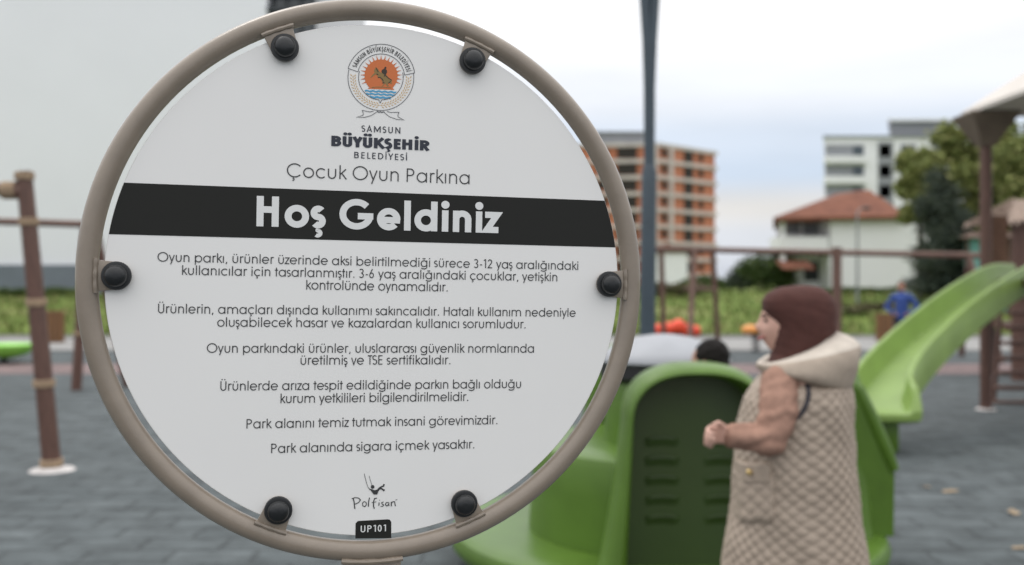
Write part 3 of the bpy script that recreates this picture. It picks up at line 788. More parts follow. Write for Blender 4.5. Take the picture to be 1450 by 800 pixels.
m_ = MB(); m_.tube([(.09*math.cos(u), .09*math.sin(u), .03 + (q.z - .12)*u/(2*PI*5)) for u in np.linspace(0, 2*PI*5, 120)], .016, 6); m_.build('spring', M['blackrub'], parent=rd, smooth=True)
q = P(6, 496, 20.0); sp = thing('spinner_dish', 'bright lime plastic spinner dish at the grass edge', 'spinner', (q.x, 20.0, 0))
m_ = MB(); m_.lathe([(0.0, .02), (.15, .03), (.42, .10), (.58, .24), (.61, .25), (.60, .21), (.44, .05), (.16, -.03), (.0, -.03)], (0, 0, q.z - .13), 36)
m_.build('dish', M['limep'], parent=sp, smooth=True)
m_ = MB(); m_.lathe([(.3, 0), (.3, .03), (.06, .05), (.06, q.z - .1)], (0,0,0), 20); m_.build('pedestal', M['darkmetal'], parent=sp)
def bin_(px, pyt, Y, label):
    q = P(px, 0, Y); z0 = max(terrain_h(q.x, Y), 0.03); h = P(0, pyt, Y).z - z0
    t = thing('litter_bin', label, 'bin', (q.x, Y, z0), group='wooden litter bins')
    m_ = MB(); m_.lathe([(.19, 0.04), (.19, h - .02), (.16, h - .02), (.16, .3)], (0,0,0), 20); m_.build('liner', M['darkmetal'], parent=t)
    m_ = MB()
    for k in range(14):
        a = 2*PI*k/14; m_.box((.215*math.cos(a), .215*math.sin(a), h/2), (.03, .075, h), rz=a)
    m_.build('slat_cladding', M['bin'], parent=t)
bin_(78, 440, 26.5, 'round wooden slatted litter bin behind the left swing post')
bin_(1253, 444, 27.0, 'round wooden slatted litter bin beside the child in blue')

for px, py, sz, rz in ((1344, 697, .07, .4), (1436, 727, .08, 1.2), (1312, 690, .045, 2.0), (1442, 777, .05, .2)):
    Yl = FPX * H / (py - 400); q = P(px, py, Yl)
    m_ = MB(); pts_ = [(-1, 0, .05), (-.5, .42, .16), (.1, .5, .10), (.7, .3, .2), (1.1, 0, .12), (.6, -.34, .02), (0, -.5, .12), (-.6, -.36, .04)]
    m_.add([(x*sz, y*sz, z*sz) for x, y, z in pts_] + [(0, 0, .03*sz), (1.7*sz, .1*sz, .02*sz)], [(8, k, (k+1) % 8) for k in range(8)] + [(4, 9, 5)])
    lf = m_.build('fallen_leaf', M['leafdry']); lf.location = (q.x, q.y, .004); lf.rotation_euler = (0, 0, rz)
    tag(lf, {1344: 'dry beige fallen leaf on the rubber tiles right of the vest', 1436: 'larger dry leaf on the tiles at the right photo edge', 1312: 'small dry leaf on the tiles nearest the carousel', 1442: 'small pale dry leaf at the bottom right corner'}[px], 'leaf', 'dry leaves on the rubber tiles')

# --- carousel
CX, CY = 0.87, 5.72
ca = thing('carousel', 'green plastic carousel with high seat backs round a grey domed hub', 'carousel', (CX, CY, 0))
m_ = MB(); m_.lathe([(0.0, 1.355), (.06, 1.353), (.16, 1.337), (.33, 1.265), (.378, 1.225), (.382, 1.205), (.36, 1.195), (0, 1.195)], (0, 0, -0.03), 48); m_.build('hub_cover', M['greycover'], parent=ca, smooth=True)
m_ = MB(); m_.lathe([(.0, 1.164), (.365, 1.164), (.365, 1.09), (.33, 1.06), (.0, 1.06)], (0,0,0), 48); m_.build('hub_rim', M['blackrub'], parent=ca, smooth=True)
m_ = MB(); m_.lathe([(.34, 0.70), (.34, .8), (.335, 1.0), (.32, 1.059), (0, 1.059)], (0,0,0), 40); m_.build('hub_drum', M['green'], parent=ca, smooth=True)
m_ = MB(); m_.lathe([(0, .20), (.74, .20), (.772, .215), (.772, .26), (.755, .50), (.755, .66), (.735, .705), (.70, .72), (.45, .715), (0, .715)], (0,0,0), 72); m_.build('bench_ring', M['green'], parent=ca, smooth=True)
m_ = MB(); m_.lathe([(.3, .03), (1.02, .03), (1.15, .08), (1.215, .15), (1.225, .195), (1.205, .235), (1.16, .25), (1.0, .238), (.775, .230), (.3, .230)], (0,0,0), 72); m_.build('foot_plate', M['green'], parent=ca, smooth=True)
m_ = MB(); m_.lathe([(.25, 0), (.25, .05)], (0,0,0), 32); m_.build('pivot', M['darkmetal'], parent=ca)
def arch(hw_top, hw_bot, z0, z1, n=40):
    """outline from lower left, over the top, to lower right"""
    o = []
    zs = z1 - hw_top * 0.80
    for k in range(10):
        t_ = k / 10; o.append((-(hw_bot + (hw_top - hw_bot) * t_ ** .75), z0 + (zs - z0) * t_))
    for k in range(n + 1):
        a = PI - PI * k / n
        ca_, sa_ = math.cos(a), math.sin(a)
        o.append((hw_top * math.copysign(abs(ca_) ** .80, ca_), zs + (z1 - zs) * abs(sa_) ** .80))
    for k in range(10):
        t_ = 1 - (k + 1) / 10; o.append((hw_bot + (hw_top - hw_bot) * t_ ** .75, z0 + (zs - z0) * t_))
    return o
def seat(rz, wings=False):
    """high seat back: a moulded shell, hollow on the outer side (+x local) with pressed ribs"""
    RZ = Matrix.Rotation(rz, 3, 'Z')
    inner = arch(.302, .325, .20, 1.158); outer = arch(.352, .49, .20, 1.235)
    prof = [(0.0, .79), (.05, .80), (.13, .93), (.26, 1.01), (.42, 1.03), (.60, 1.022), (.78, .995), (.92, .955), (1.0, .90), (1.0, .84), (.9, .79), (.7, .765), (.4, .74), (0, .70)]
    rows_ = []
    for s_, x_ in prof:
        rows_.append([RZ @ Vector((x_ + .05*(1 - zi/1.2), yi + (yo - yi)*s_, zi + (zo - zi)*s_)) for (yi, zi), (yo, zo) in zip(inner, outer)])
    q = MB(); q.grid(rows_); q.add(rows_[-1], [tuple(range(len(inner)))])
    shell = q.build('backrest', M['green'], parent=ca, smooth=True)
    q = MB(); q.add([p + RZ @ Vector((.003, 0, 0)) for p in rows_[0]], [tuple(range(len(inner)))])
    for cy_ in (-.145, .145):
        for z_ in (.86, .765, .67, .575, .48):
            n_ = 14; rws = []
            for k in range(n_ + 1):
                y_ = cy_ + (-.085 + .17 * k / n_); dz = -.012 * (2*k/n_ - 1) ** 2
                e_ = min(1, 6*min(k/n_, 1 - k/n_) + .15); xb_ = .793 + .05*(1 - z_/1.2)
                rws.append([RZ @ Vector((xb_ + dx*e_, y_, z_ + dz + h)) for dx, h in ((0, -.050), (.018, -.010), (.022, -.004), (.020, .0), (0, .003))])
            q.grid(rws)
    q.build('shaded_recess', M['greenshade'], parent=shell, smooth=True)  # sheet and ribs lining the hollow, with its shade painted in
    if wings:
        for s_ in (-1, 1):
            q = MB()
            out_ = [(.80, .24), (.80, 1.06), (.90, 1.10), (.97, 1.06), (1.06, .86), (1.17, .62), (1.185, .58), (1.18, .24)]
            rws = [[RZ @ Vector((x_, s_ * y_, z_)) for x_, z_ in out_] for y_ in (.30, .39)]
            q.grid(rws, closed_u=True); q.add(rws[0], [tuple(range(len(out_)))]); q.add(rws[-1], [tuple(range(len(out_)))])
            arm_ = q.build('armrest', M['green'], parent=ca, bevel=.03)
            q = MB(); q.tube([RZ @ Vector((x_, s_*y_, z_)) for x_, y_, z_ in ((.86, .33, 1.085), (.93, .35, 1.085), (.995, .365, 1.03), (1.075, .375, .86), (1.15, .38, .69), (1.185, .38, .60))], [.03, .036, .038, .038, .036, .03], 14); q.build('arm_rim', M['green'], parent=arm_, smooth=True)
seat(-PI/2 + R(1)); seat(R(4), True); seat(PI/2 + R(1))

# ================================================================== PEOPLE
def head_mesh(mb, c, fwd, scale=1.0, nu=40, nv=30, ears=True):
    """head with brow, nose, lips, chin, cheeks and ears; fwd = direction of the face in the ground plane"""
    f = Vector((fwd[0], fwd[1], 0)).normalized(); s_ = Vector((-f.y, f.x, 0)); up = Vector((0, 0, 1))
    def G(a, b, w): return math.exp(-(a*a + b*b) / (w*w))
    V = []; F = []
    for i in range(nv + 1):
        th = PI * i / nv
        for j in range(nu):
            ph = 2*PI*j/nu
            x, y, z = math.sin(th)*math.cos(ph), math.sin(th)*math.sin(ph), math.cos(th)   # x forward, y side
            jaw = 1 - 0.30 * max(0, -z) ** 1.3
            X, Yy, Z = x*.093*(1 - .06*max(0, -z)), y*.074*jaw, z*.117
            if x > 0:
                X += .026*G(y*1.6, (z + .17)*1.7, .26) + .012*G(y*2.2, z - .02, .2)    # nose tip, bridge
                X += .010*G(y, (z + .52)*2.2, .30) + .012*G(y, (z + .86)*1.5, .34)     # lips, chin
                X += .006*G(y*.7, (z - .25)*2, .35)                                      # brow
                for e in (-1, 1):
                    X -= .012*G(y - e*.36, (z - .06)*1.5, .2)                           # eye sockets
                    X += .006*G(y - e*.5, z + .28, .3)                                   # cheeks
                X += .010 * max(0, -z) * x
            V.append(Vector(c) + (f*X + s_*Yy + up*Z) * scale)
    for i in range(nv):
        for j in range(nu):
            F.append((i*nu+j, (i+1)*nu+j, (i+1)*nu+(j+1) % nu, i*nu+(j+1) % nu))
    mb.add(V, F)
    if ears:
      for e in (-1, 1): mb.ball(Vector(c) + (f*-.005 + s_*e*.076 + up*-.01)*scale, (.018*scale, .018*scale, .03*scale))
def hand(mb, wrist, d, palm_n, thumb, curl=0.9, scale=1.0):
    """palm, four bent fingers and a thumb from the side of the palm"""
    d = Vector(d).normalized(); n_ = Vector(palm_n); n_ = (n_ - d*n_.dot(d)).normalized(); s_ = Vector(thumb); s_ = (s_ - d*s_.dot(d) - n_*s_.dot(n_)).normalized()
    w = Vector(wrist); k = scale
    for t_ in (-.026, -.009, .009, .026):
        mb.cap(w + d*.01*k + s_*t_*.7*k, w + d*.082*k + s_*t_*k, .015*k, .0125*k, 10)
    for t_, ln in ((.029, .95), (.0095, 1.06), (-.0095, 1.0), (-.028, .8)):
        p = w + d*.085*k + s_*t_*k; ang = 0.25*curl; dirv = d
        for seg, r0, r1 in ((.042, .0098, .0092), (.026, .0090, .0084), (.02, .0083, .0072)):
            ang += 0.55*curl
            dirv = (d*math.cos(ang) + n_*math.sin(ang)).normalized()
            q = p + dirv*seg*ln*k; mb.cap(p, q, r0*k, r1*k, 10); p = q
    p = w + d*.025*k + s_*.03*k; q = p + (d*.7 + s_*.55 + n_*.35).normalized()*.045*k; mb.cap(p, q, .0125*k, .0105*k, 10)
    mb.cap(q, q + (d*.85 + n_*.6 - s_*.1).normalized()*.03*k, .0105*k, .0085*k, 10)

# --- the woman, standing, facing left
YP = 3.6; SC = FPX / YP
wp = thing('person', 'woman in brown headscarf and long beige quilted hooded vest standing', 'person', (P(1128, 0, YP).x, YP, 0))
org = Vector(wp.location)
def K(px, py, dy=0.0): return L_(P(px, py, YP + dy))
fw = Vector((-1, 0.10, 0)).normalized()
mb = MB()
hc = K(1115, 457)
head_mesh(mb, hc, fw, 0.98, ears=False)
mb.cap(K(1126, 490), K(1135, 530), .05, .06)
mb.cap(K(1135, 560), K(1132, 660), .14, .13); mb.cap(K(1132, 660), K(1130, 720), .13, .15)
mb.cap(K(1135, 545, -.12), K(1135, 545, .12), .06, .06)
arm = {}
for s_ in (-1, 1):
    sh = K(1109, 546, s_*.150); el = K(1086, 623, s_*.222); wr = K(1036, 618, -.205) if s_ < 0 else K(1078, 628, .10)
    arm[s_] = (sh, el, wr)
    mb.cap(sh, el, .045, .038); mb.cap(el, wr, .036, .026)
    hand(mb, wr, (-1, -s_*.05, .10), (0.15, s_*-1.0*-1, -.3) if False else (.1, -s_*-1.0, -.25), (-.25, 0, 1), 1.45, 0.90)
for s_ in (-1, 1):
    hip = K(1130, 720, s_*.09); kn = Vector((hip.x - .01, s_*.10, .47)); an = Vector((hip.x + .02, s_*.10, .08))
    mb.cap(hip, kn, .085, .055); mb.cap(kn, an, .053, .036); mb.cap(an + Vector((.03, 0, -.04)), an + Vector((-.15, 0, -.045)), .035, .028)
fuse(mb, 'body', M['skin'], wp, .006, 5)
# face details
f2 = fw; sd = Vector((-f2.y, f2.x, 0))
for e in (-1, 1):
    q = MB(); q.ball(hc + f2*.081 + sd*e*.027 + Vector((0,0,.008)), (.006, .013, .005), rot=Matrix.Rotation(math.atan2(f2.y, f2.x), 3, 'Z')); q.build('eye', M['eye'], parent=wp, smooth=True)
    q = MB(); q.tube([hc + f2*.0905 + sd*e*.014 + Vector((0,0,.026)), hc + f2*.090 + sd*e*.03 + Vector((0,0,.031)), hc + f2*.078 + sd*e*.046 + Vector((0,0,.025))], [.0028,.0034,.0015], 8); q.build('eyebrow', M['hair'], parent=wp, smooth=True)
q = MB(); q.tube([hc + f2*.080 + sd*-.026 + Vector((0,0,-.048)), hc + f2*.097 + sd*-.012 + Vector((0,0,-.056)), hc + f2*.101 + Vector((0,0,-.057)), hc + f2*.097 + sd*.012 + Vector((0,0,-.056)), hc + f2*.080 + sd*.026 + Vector((0,0,-.048))], [.002,.006,.007,.006,.002], 10); q.build('lips', M['lip'], parent=wp, smooth=True)
# headscarf
def loft(levels, n=64, sq=2.0, disp=None):
    """levels: (z, x_left, x_right, half depth, y centre)"""
    rows_ = []
    for (z, xa_, xb_, hd, yc) in levels:
        r_ = []
        for j in range(n):
            a = 2*PI*j/n; ca_, sa_ = math.cos(a), math.sin(a)
            r_.append(Vector(((xa_+xb_)/2 + (xb_-xa_)/2*math.copysign(abs(ca_)**(2/sq), ca_), yc + hd*math.copysign(abs(sa_)**(2/sq), sa_), z)))
        rows_.append(r_)
    return rows_
def interp(tab, py):
    for a, b_ in zip(tab, tab[1:]):
        if a[0] <= py <= b_[0]:
            t_ = (py - a[0]) / (b_[0] - a[0]); t_ = t_
            return [a[i] + (b_[i] - a[i]) * t_ for i in range(1, len(a))]
    return list(tab[-1][1:]) if py > tab[-1][0] else list(tab[0][1:])
sc_tab = [(403.5, 1127, 1142, .012), (405, 1113, 1155, .035), (409, 1099, 1164, .056), (416, 1087, 1173, .076), (425, 1081, 1178, .089), (437, 1081, 1181, .097), (450, 1087, 1181, .100), (463, 1093, 1180, .100), (476, 1095, 1177, .099), (488, 1095, 1172, .097), (498, 1095, 1168, .098), (510, 1090, 1166, .105), (530, 1090, 1166, .11)]
lv = []
for py in np.linspace(403.5, 530, 44):
    a, b_, hd = interp(sc_tab, py); lv.append((K(0, py).z, K(a, 0).x, K(b_, 0).x, hd, 0.0))
rows_ = loft(lv, 56, sq=2.7)
for i, r_ in enumerate(rows_):
    for j, p in enumerate(r_):
        w_ = mnoise.noise((p.x*14, p.y*14, p.z*9 + 3)) * .004 + .0035 * (1 - 2*abs(mnoise.noise((p.x*9 - p.z*14, p.y*7, p.z*26 + p.x*20))))
        r_[j] = p + Vector((p.x - hc.x - .02, p.y, 0)).normalized() * w_
q = MB(); q.grid(rows_, closed_u=True); q.add(rows_[0], [tuple(range(56))]); q.build('headscarf', M['scarf'], parent=wp, smooth=True)
# vest
vt = [(522, 1092, 1176, .10), (532, 1076, 1192, .165), (545, 1066, 1200, .205), (565, 1056, 1204, .218), (600, 1046, 1206, .222), (650, 1041, 1209, .228), (700, 1035, 1213, .235), (750, 1028, 1218, .245), (800, 1022, 1222, .255), (860, 1016, 1226, .262), (900, 1014, 1227, .262)]
def vest_pt(py, a, off=0.0):
    xa_, xb_, hd = interp(vt, py)
    x0_, x1_ = K(xa_, 0).x, K(xb_, 0).x; z = K(0, py).z
    ca_, sa_ = math.cos(a), math.sin(a); ex = 2 / 2.35
    p = Vector(((x0_+x1_)/2 + (x1_-x0_)/2*math.copysign(abs(ca_)**ex, ca_), hd*math.copysign(abs(sa_)**ex, sa_), z))
    nn = Vector((ca_ / max((x1_-x0_)/2, .01), sa_ / max(hd, .01), 0)).normalized()
    off -= .010
    fold = .012 * mnoise.noise((p.x*5, p.y*5, z*2.2)) + .008 * mnoise.noise((p.x*11 + z*5, p.y*11, z*7))
    return p + nn * (off + fold)
rows_ = []
n_ = 320
per = .043
for py in np.linspace(522, 900, 260):
    z = K(0, py).z; r_ = []
    for j in range(n_):
        a = 2*PI*j/n_; u = a * .215
        kf = 1.0 if py > 540 else max(0, (py - 522)/18)
        qd = (abs(math.sin(PI*(u*.85 + z)/per)) * abs(math.sin(PI*(u*.85 - z)/per))) ** .45
        r_.append(vest_pt(py, a, .0072 * qd * kf))
    rows_.append(r_)
q = MB(); q.grid(rows_, closed_u=True)
# turned-in hem
q.add([p for p in rows_[-1]] + [p * 1.0 + Vector((0,0,.12)) + Vector((-(p.x)*.06, -(p.y)*.06, 0)) for p in rows_[-1]], [(j, (j+1) % n_, n_ + (j+1) % n_, n_ + j) for j in range(n_)])
vest = q.build('vest', M['vest'], parent=wp, smooth=True); shade(vest.data, 80)
def on_vest(px, py, off):
    """the point on the near side of the vest that is seen at a photo pixel"""
    qx, qy = px, py
    for _ in range(6):
        xa_, xb_, hd = interp(vt, qy); ca_ = max(-.999, min(.999, (qx - (xa_+xb_)/2) / ((xb_-xa_)/2)))
        p = vest_pt(qy, -math.acos(math.copysign(abs(ca_) ** (2.35/2), ca_)), off); w = p + org
        qx += .8*(px - (725 + w.x/w.y*FPX)); qy += .8*(py - (400 - (w.z - H)/w.y*FPX))
    return p
def patch(name, m, px0, px1, py0, py1, off, round_=0.3, n=48):
    """a stitched pocket piece following the near side of the vest"""
    rws = []
    for i in range(n + 1):
        v = i / n; py = py0 + (py1 - py0)*v; r_ = []
        for j in range(n + 1):
            u = j / n
            e = 1.0
            if v > 1 - round_:
                t_ = (v - (1 - round_)) / round_; e = 1 - .22 * (1 - math.sqrt(max(0, 1 - t_*t_)))
            px = (px0+px1)/2 + (px1-px0)/2*(2*u-1)*e
            edge = min(u, 1-u, v, 1-v)
            qd_ = (abs(math.sin(PI*(px/2.6 + py*.43)/8.6)) * abs(math.sin(PI*(px/2.6 - py*.43)/8.6))) ** .5
            r_.append(on_vest(px, py, off * min(1, edge*9) + .002 + (.005*qd_ if name == 'pocket' else 0)))
        rws.append(r_)
    q = MB(); q.grid(rws); return q.build(name, m, parent=vest, smooth=True)
patch('pocket', M['vest'], 1044, 1098, 670, 742, .015)
patch('pocket_flap', M['vest'], 1047, 1094, 655, 686, .023)
# sleeves
for s_ in (-1, 1):
    sh, el, wr = arm[s_]
    mid = sh.lerp(el, .5) + Vector((.010, s_*.004, 0))
    mb = MB(); mb.cap(sh + Vector((0, s_*-.03, 0)), mid, .070, .066); mb.cap(mid, el + Vector((.012, 0, .002)), .066, .055)
    mb.cap(el + Vector((.008, 0, .002)), el.lerp(wr, .55), .055, .046); mb.cap(el.lerp(wr, .55), wr + Vector((.012, 0, 0)), .046, .043)
    sv = fuse(mb, 'sleeve', M['sleeve'], wp, .008, 6)
    for v in sv.data.vertices:
        d_ = (v.co - el - Vector((-.02, 0, .03))).length; ax_ = (v.co - el).dot((sh - el).normalized() + Vector((-.6, 0, 0)))
        v.co += v.normal * (.0042 * math.sin(ax_*120 + 3*mnoise.noise(v.co*12)) * math.exp(-(d_/.14)**2) * 1.3)
        v.co += v.normal * (.0035 * (1 - abs(mnoise.noise((v.co.x*22 + v.co.z*14, v.co.y*9, v.co.z*26 - v.co.x*16)))*2.2))
bq = on_vest(1061, 669, .032)
q = MB(); q.ball(bq, (.011, .008, .011)); q.build('button', M['gold'], parent=vest, smooth=True)
q = MB(); q.tube([on_vest(px + 2, py, .004) for px, py in catmull([Vector(p) for p in ((1122, 526), (1134, 533), (1141, 545), (1143, 558), (1140, 572), (1132, 586), (1120, 596))], 5)], .0085, 8)
q.build('armhole_binding', M['trim'], parent=vest, smooth=True)
# hood: a folded sheet round the neck, cream lining turned out along its rim
nu_, sec_n = 72, 15
rows_ = []
for i in range(nu_):
    u = 2*PI*i/nu_; k = (1 - math.cos(u))/2; k2 = k ** 1.25
    tx_ = K(1079, 0).x*(1-k) + K(1180, 0).x*k; bx_ = K(1074, 0).x*(1-k) + K(1199, 0).x*k
    T = Vector((tx_, -.112*math.sin(u), K(0, 514).z*(1-k2) + K(0, 469).z*k2))
    Bq = Vector((bx_, -.232*math.sin(u)*(1 - .12*k), K(0, 523).z*(1-k2) + K(0, 550).z*k2 + .004*abs(math.sin(u))))
    o_ = Vector((-math.cos(u), -math.sin(u)*1.2, 0)).normalized()
    I0 = T - o_*.030 + Vector((0, 0, -.055)); r_ = [I0, T - o_*.014 + Vector((0, 0, -.012)), T + Vector((0, 0, .004))]
    for j in range(1, 9):
        t_ = j / 8; bul = math.sin(PI*t_**.8) * (.012 + .050*k)
        r_.append(T.lerp(Bq, t_) + o_*bul + Vector((0, 0, bul*.55)))
    r_ += [Bq - o_*.018 + Vector((0, 0, -.016)), Bq - o_*.05 + Vector((0, 0, -.004)), Bq - o_*.08 + Vector((0, 0, .03)), I0 - Vector((0, 0, .03))]
    for j, p in enumerate(r_):
        r_[j] = p + o_*(.015*mnoise.noise((p.x*9, p.y*9, p.z*14)) + .006*mnoise.noise((p.x*30, p.y*30, p.z*34)))
    rows_.append(r_)
rows_.append(rows_[0]); q = MB(); ns = len(rows_[0])
q.grid(rows_, closed_u=True)
q.m = [1 if (f % ns) in (0, 1, 2, 3, 4) else 0 for f in range(len(q.f))]
hd_ = q.build('hood', [M['hood'], M['lining']], parent=wp, smooth=True); shade(hd_.data, 80)
# trousers and shoes below the vest
mb = MB()
for s_ in (-1, 1):
    hip = K(1130, 720, s_*.09); mb.cap(hip, Vector((hip.x, s_*.105, .45)), .10, .085); mb.cap(Vector((hip.x, s_*.105, .45)), Vector((hip.x + .02, s_*.105, .13)), .085, .075)
fuse(mb, 'trousers', M['trouser'], wp, .012, 5)
for s_ in (-1, 1):
    mb = MB(); q_ = K(1130, 720).x; mb.cap((q_ + .05, s_*.105, .05), (q_ - .17, s_*.105, .042), .048, .040); mb.box((q_ - .06, s_*.105, .012), (.29, .085, .024)); fuse(mb, 'shoe', M['shoe'], wp, .008, 4)

def small_person(label, base, fwd, hgt, top_m, sit=False, akimbo=False, name='person'):
    t = thing('person', label, 'person', base)
    f = Vector((fwd[0], fwd[1], 0)).normalized(); s_ = Vector((-f.y, f.x, 0)); up = Vector((0,0,1))
    k = hgt / 1.65
    def Q(a, b_, c_): return f*a*k + s_*b_*k + up*c_*k
    if sit: hipz, dz = 0.0, -0.0
    else: hipz = .86
    tz = hipz
    mb = MB(); hcn = Q(.02, 0, tz + .655); head_mesh(mb, hcn, f, k*1.02 + (.20 if sit else 0), 28, 22)
    mb.cap(Q(0,0,tz+.48), Q(.01,0,tz+.58), .045*k, .042*k)
    mb.cap(Q(0,0,tz+.06), Q(0,0,tz+.38), .10*k, .115*k); shz = .52 if sit else .43
    mb.cap(Q(0,-.12,tz+shz), Q(0,.12,tz+shz), .05*k, .05*k)
    arms = []
    for e in (-1, 1):
        sh = Q(0, e*.17, tz+shz)
        el = Q(-.04, e*.33, tz+.20) if akimbo else Q(.02, e*.21, tz+.17)
        wr = Q(.06, e*.15, tz+.06) if akimbo else Q(.22, e*.17, tz+.12)
        arms.append((sh, el, wr)); mb.cap(sh, el, .042*k, .034*k); mb.cap(el, wr, .033*k, .025*k)
        hand(mb, wr, (wr - el), Q(0, -e, -.4), up if not akimbo else f, .9, .9*k)
    legs = []
    for e in (-1, 1):
        hp = Q(0, e*.09, tz)
        if sit: kn = Q(.40, e*.11, tz+.02); an = Q(.44, e*.10, tz-.36)
        else: kn = Q(.02, e*.10, .46); an = Q(0, e*.11, .07)
        legs.append((hp, kn, an)); mb.cap(hp, kn, .08*k, .055*k); mb.cap(kn, an, .052*k, .036*k); mb.cap(an - up*.03*k, an - up*.035*k + f*.16*k, .034*k, .028*k)
    fuse(mb, 'body', M['skin2'], t, .009, 4)
    mb = MB()
    mb.cap(Q(0,0,tz+.0), Q(0,0,tz+.36), .125*k, .14*k); mb.cap(Q(0,-.13,tz+shz), Q(0,.13,tz+shz), .075*k, .075*k); mb.cap(Q(0,0,tz+.42), Q(.005,0,tz+.52), .07*k, .058*k)
    for sh, el, wr in arms: mb.cap(sh, el, .062*k, .053*k); mb.cap(el, el.lerp(wr, .92), .053*k, .040*k)
    fuse(mb, 'sweater', top_m, t, .012, 5)
    mb = MB()
    for hp, kn, an in legs: mb.cap(hp, kn, .095*k, .075*k); mb.cap(kn, kn.lerp(an, .92), .073*k, .058*k)
    fuse(mb, 'trousers', M['trouser'], t, .012, 4)
    for hp, kn, an in legs:
        mb = MB(); mb.cap(an - up*.025*k - f*.03*k, an - up*.03*k + f*.17*k, .046*k, .038*k); fuse(mb, 'shoe', M['shoe'], t, .01, 3)
    mb = MB(); kk = k*1.02 + (.20 if sit else 0)
    mb.ball(hcn + (up*.030 - f*.018)*kk, (.096*kk, .086*kk, .100*kk), rot=Matrix.Rotation(math.atan2(f.y, f.x), 3, 'Z')); mb.ball(hcn + (up*-.03 - f*.05)*kk, (.06*kk, .075*kk, .07*kk))
    hr = fuse(mb, 'hair', M['hair'], t, .008, 3)
    for v in hr.data.vertices: v.co += v.normal * (.006 * mnoise.noise(v.co * 40))
    return t
cz = P(0, 469, 5.95).z
small_person('small child with short black hair sitting in the green carousel', (P(1008, 0, 5.12).x, 5.12, P(0, 467, 5.12).z - .80*1.22/1.65 - .06), (-.85, .5), 1.22, M['jacket'], sit=True)
small_person('child in a blue sweater standing with hands on hips beyond the slide', (P(1277, 0, 21.8).x, 21.8, 0.004), (-.5, -.8), P(0, 397, 21.8).z, M['bluecloth'], akimbo=True)

# ================================================================== THE SIGN
SY = 1.313
yaw, roll = R(13.632), R(-0.943)
cyw, syw = math.cos(yaw), math.sin(yaw)
ex = Vector((cyw, syw, 0)); nn = Vector((syw, -cyw, 0)); ez = Vector((0, 0, 1))
EX = ex*math.cos(roll) + ez*math.sin(roll); UP = -ex*math.sin(roll) + ez*math.cos(roll)
SC0 = Vector((-0.17875, 1.313, 0.00302 + H))
sg = thing('park_sign', 'round white playground welcome sign in a taupe tube ring', 'sign', (SC0.x, SC0.y, 0))
XF = Matrix(((EX.x, UP.x, nn.x, 0), (EX.y, UP.y, nn.y, 0), (EX.z, UP.z, nn.z, SC0.z), (0, 0, 0, 1)))
CAMP = Vector((0, 0, H))
def SP(px, py):
    """photo pixel to sign plane coordinates (metres, x right, y up)"""
    d = Vector(((px - 725)/FPX, 1, (400 - py)/FPX)); t_ = (SC0 - CAMP).dot(nn) / d.dot(nn); q = CAMP + d*t_ - SC0
    return (q.dot(EX), q.dot(UP))
RP = 0.3361
RC, RT = 0.3570, 0.0136
m_ = MB(); m_.tube([(RC*math.cos(u), RC*math.sin(u), -.005) for u in np.linspace(0, 2*PI, 160, endpoint=False)], RT, 28, closed=True)
ringo = m_.build('ring_frame', M['taupe'], parent=sg, xf=XF, smooth=True)
m_ = MB(); m_.lathe([(0, -.010), (RP - .0008, -.010), (RP, -.0092), (RP, -.0008), (RP - .0008, 0), (0, 0)], (0,0,0), 192)
panel = m_.build('panel', M['panel'], parent=sg, xf=XF, smooth=True)
# the post below the ring
m_ = MB()
pb = XF @ Vector((0, -RC - RT + .004, -.005))
m_.tube([(pb.x, pb.y, pb.z - .03), (pb.x, pb.y, .0)], .030, 28); pst = m_.build('post', M['taupe'], parent=sg, smooth=True)
m_ = MB(); m_.add([XF @ Vector(p) for p in ((-.039,-.3665,.004),(.039,-.3665,.004),(.034,-.42,.004),(-.034,-.42,.004),(-.039,-.3665,-.014),(.039,-.3665,-.014),(.034,-.42,-.014),(-.034,-.42,-.014))], [(0,1,2,3),(7,6,5,4),(0,4,5,1),(1,5,6,2),(2,6,7,3),(3,7,4,0)]); m_.build('saddle_plate', M['taupe'], parent=pst, bevel=.003)
m_ = MB()
for zz in (.006, -.016): m_.tube([XF @ Vector((x, -math.sqrt(RC*RC - x*x) - .0120, zz)) for x in np.linspace(-.040, .040, 30)], [.0037 + .0003*math.sin(k*.6) for k in range(30)], 8)
m_.build('weld_bead', M['taupe'], parent=pst, smooth=True)
m_ = MB(); m_.lathe([(0, .012), (.09, .012), (.10, 0), (0, 0)], (pb.x, pb.y, 0), 32); m_.build('base_flange', M['taupe'], parent=pst)
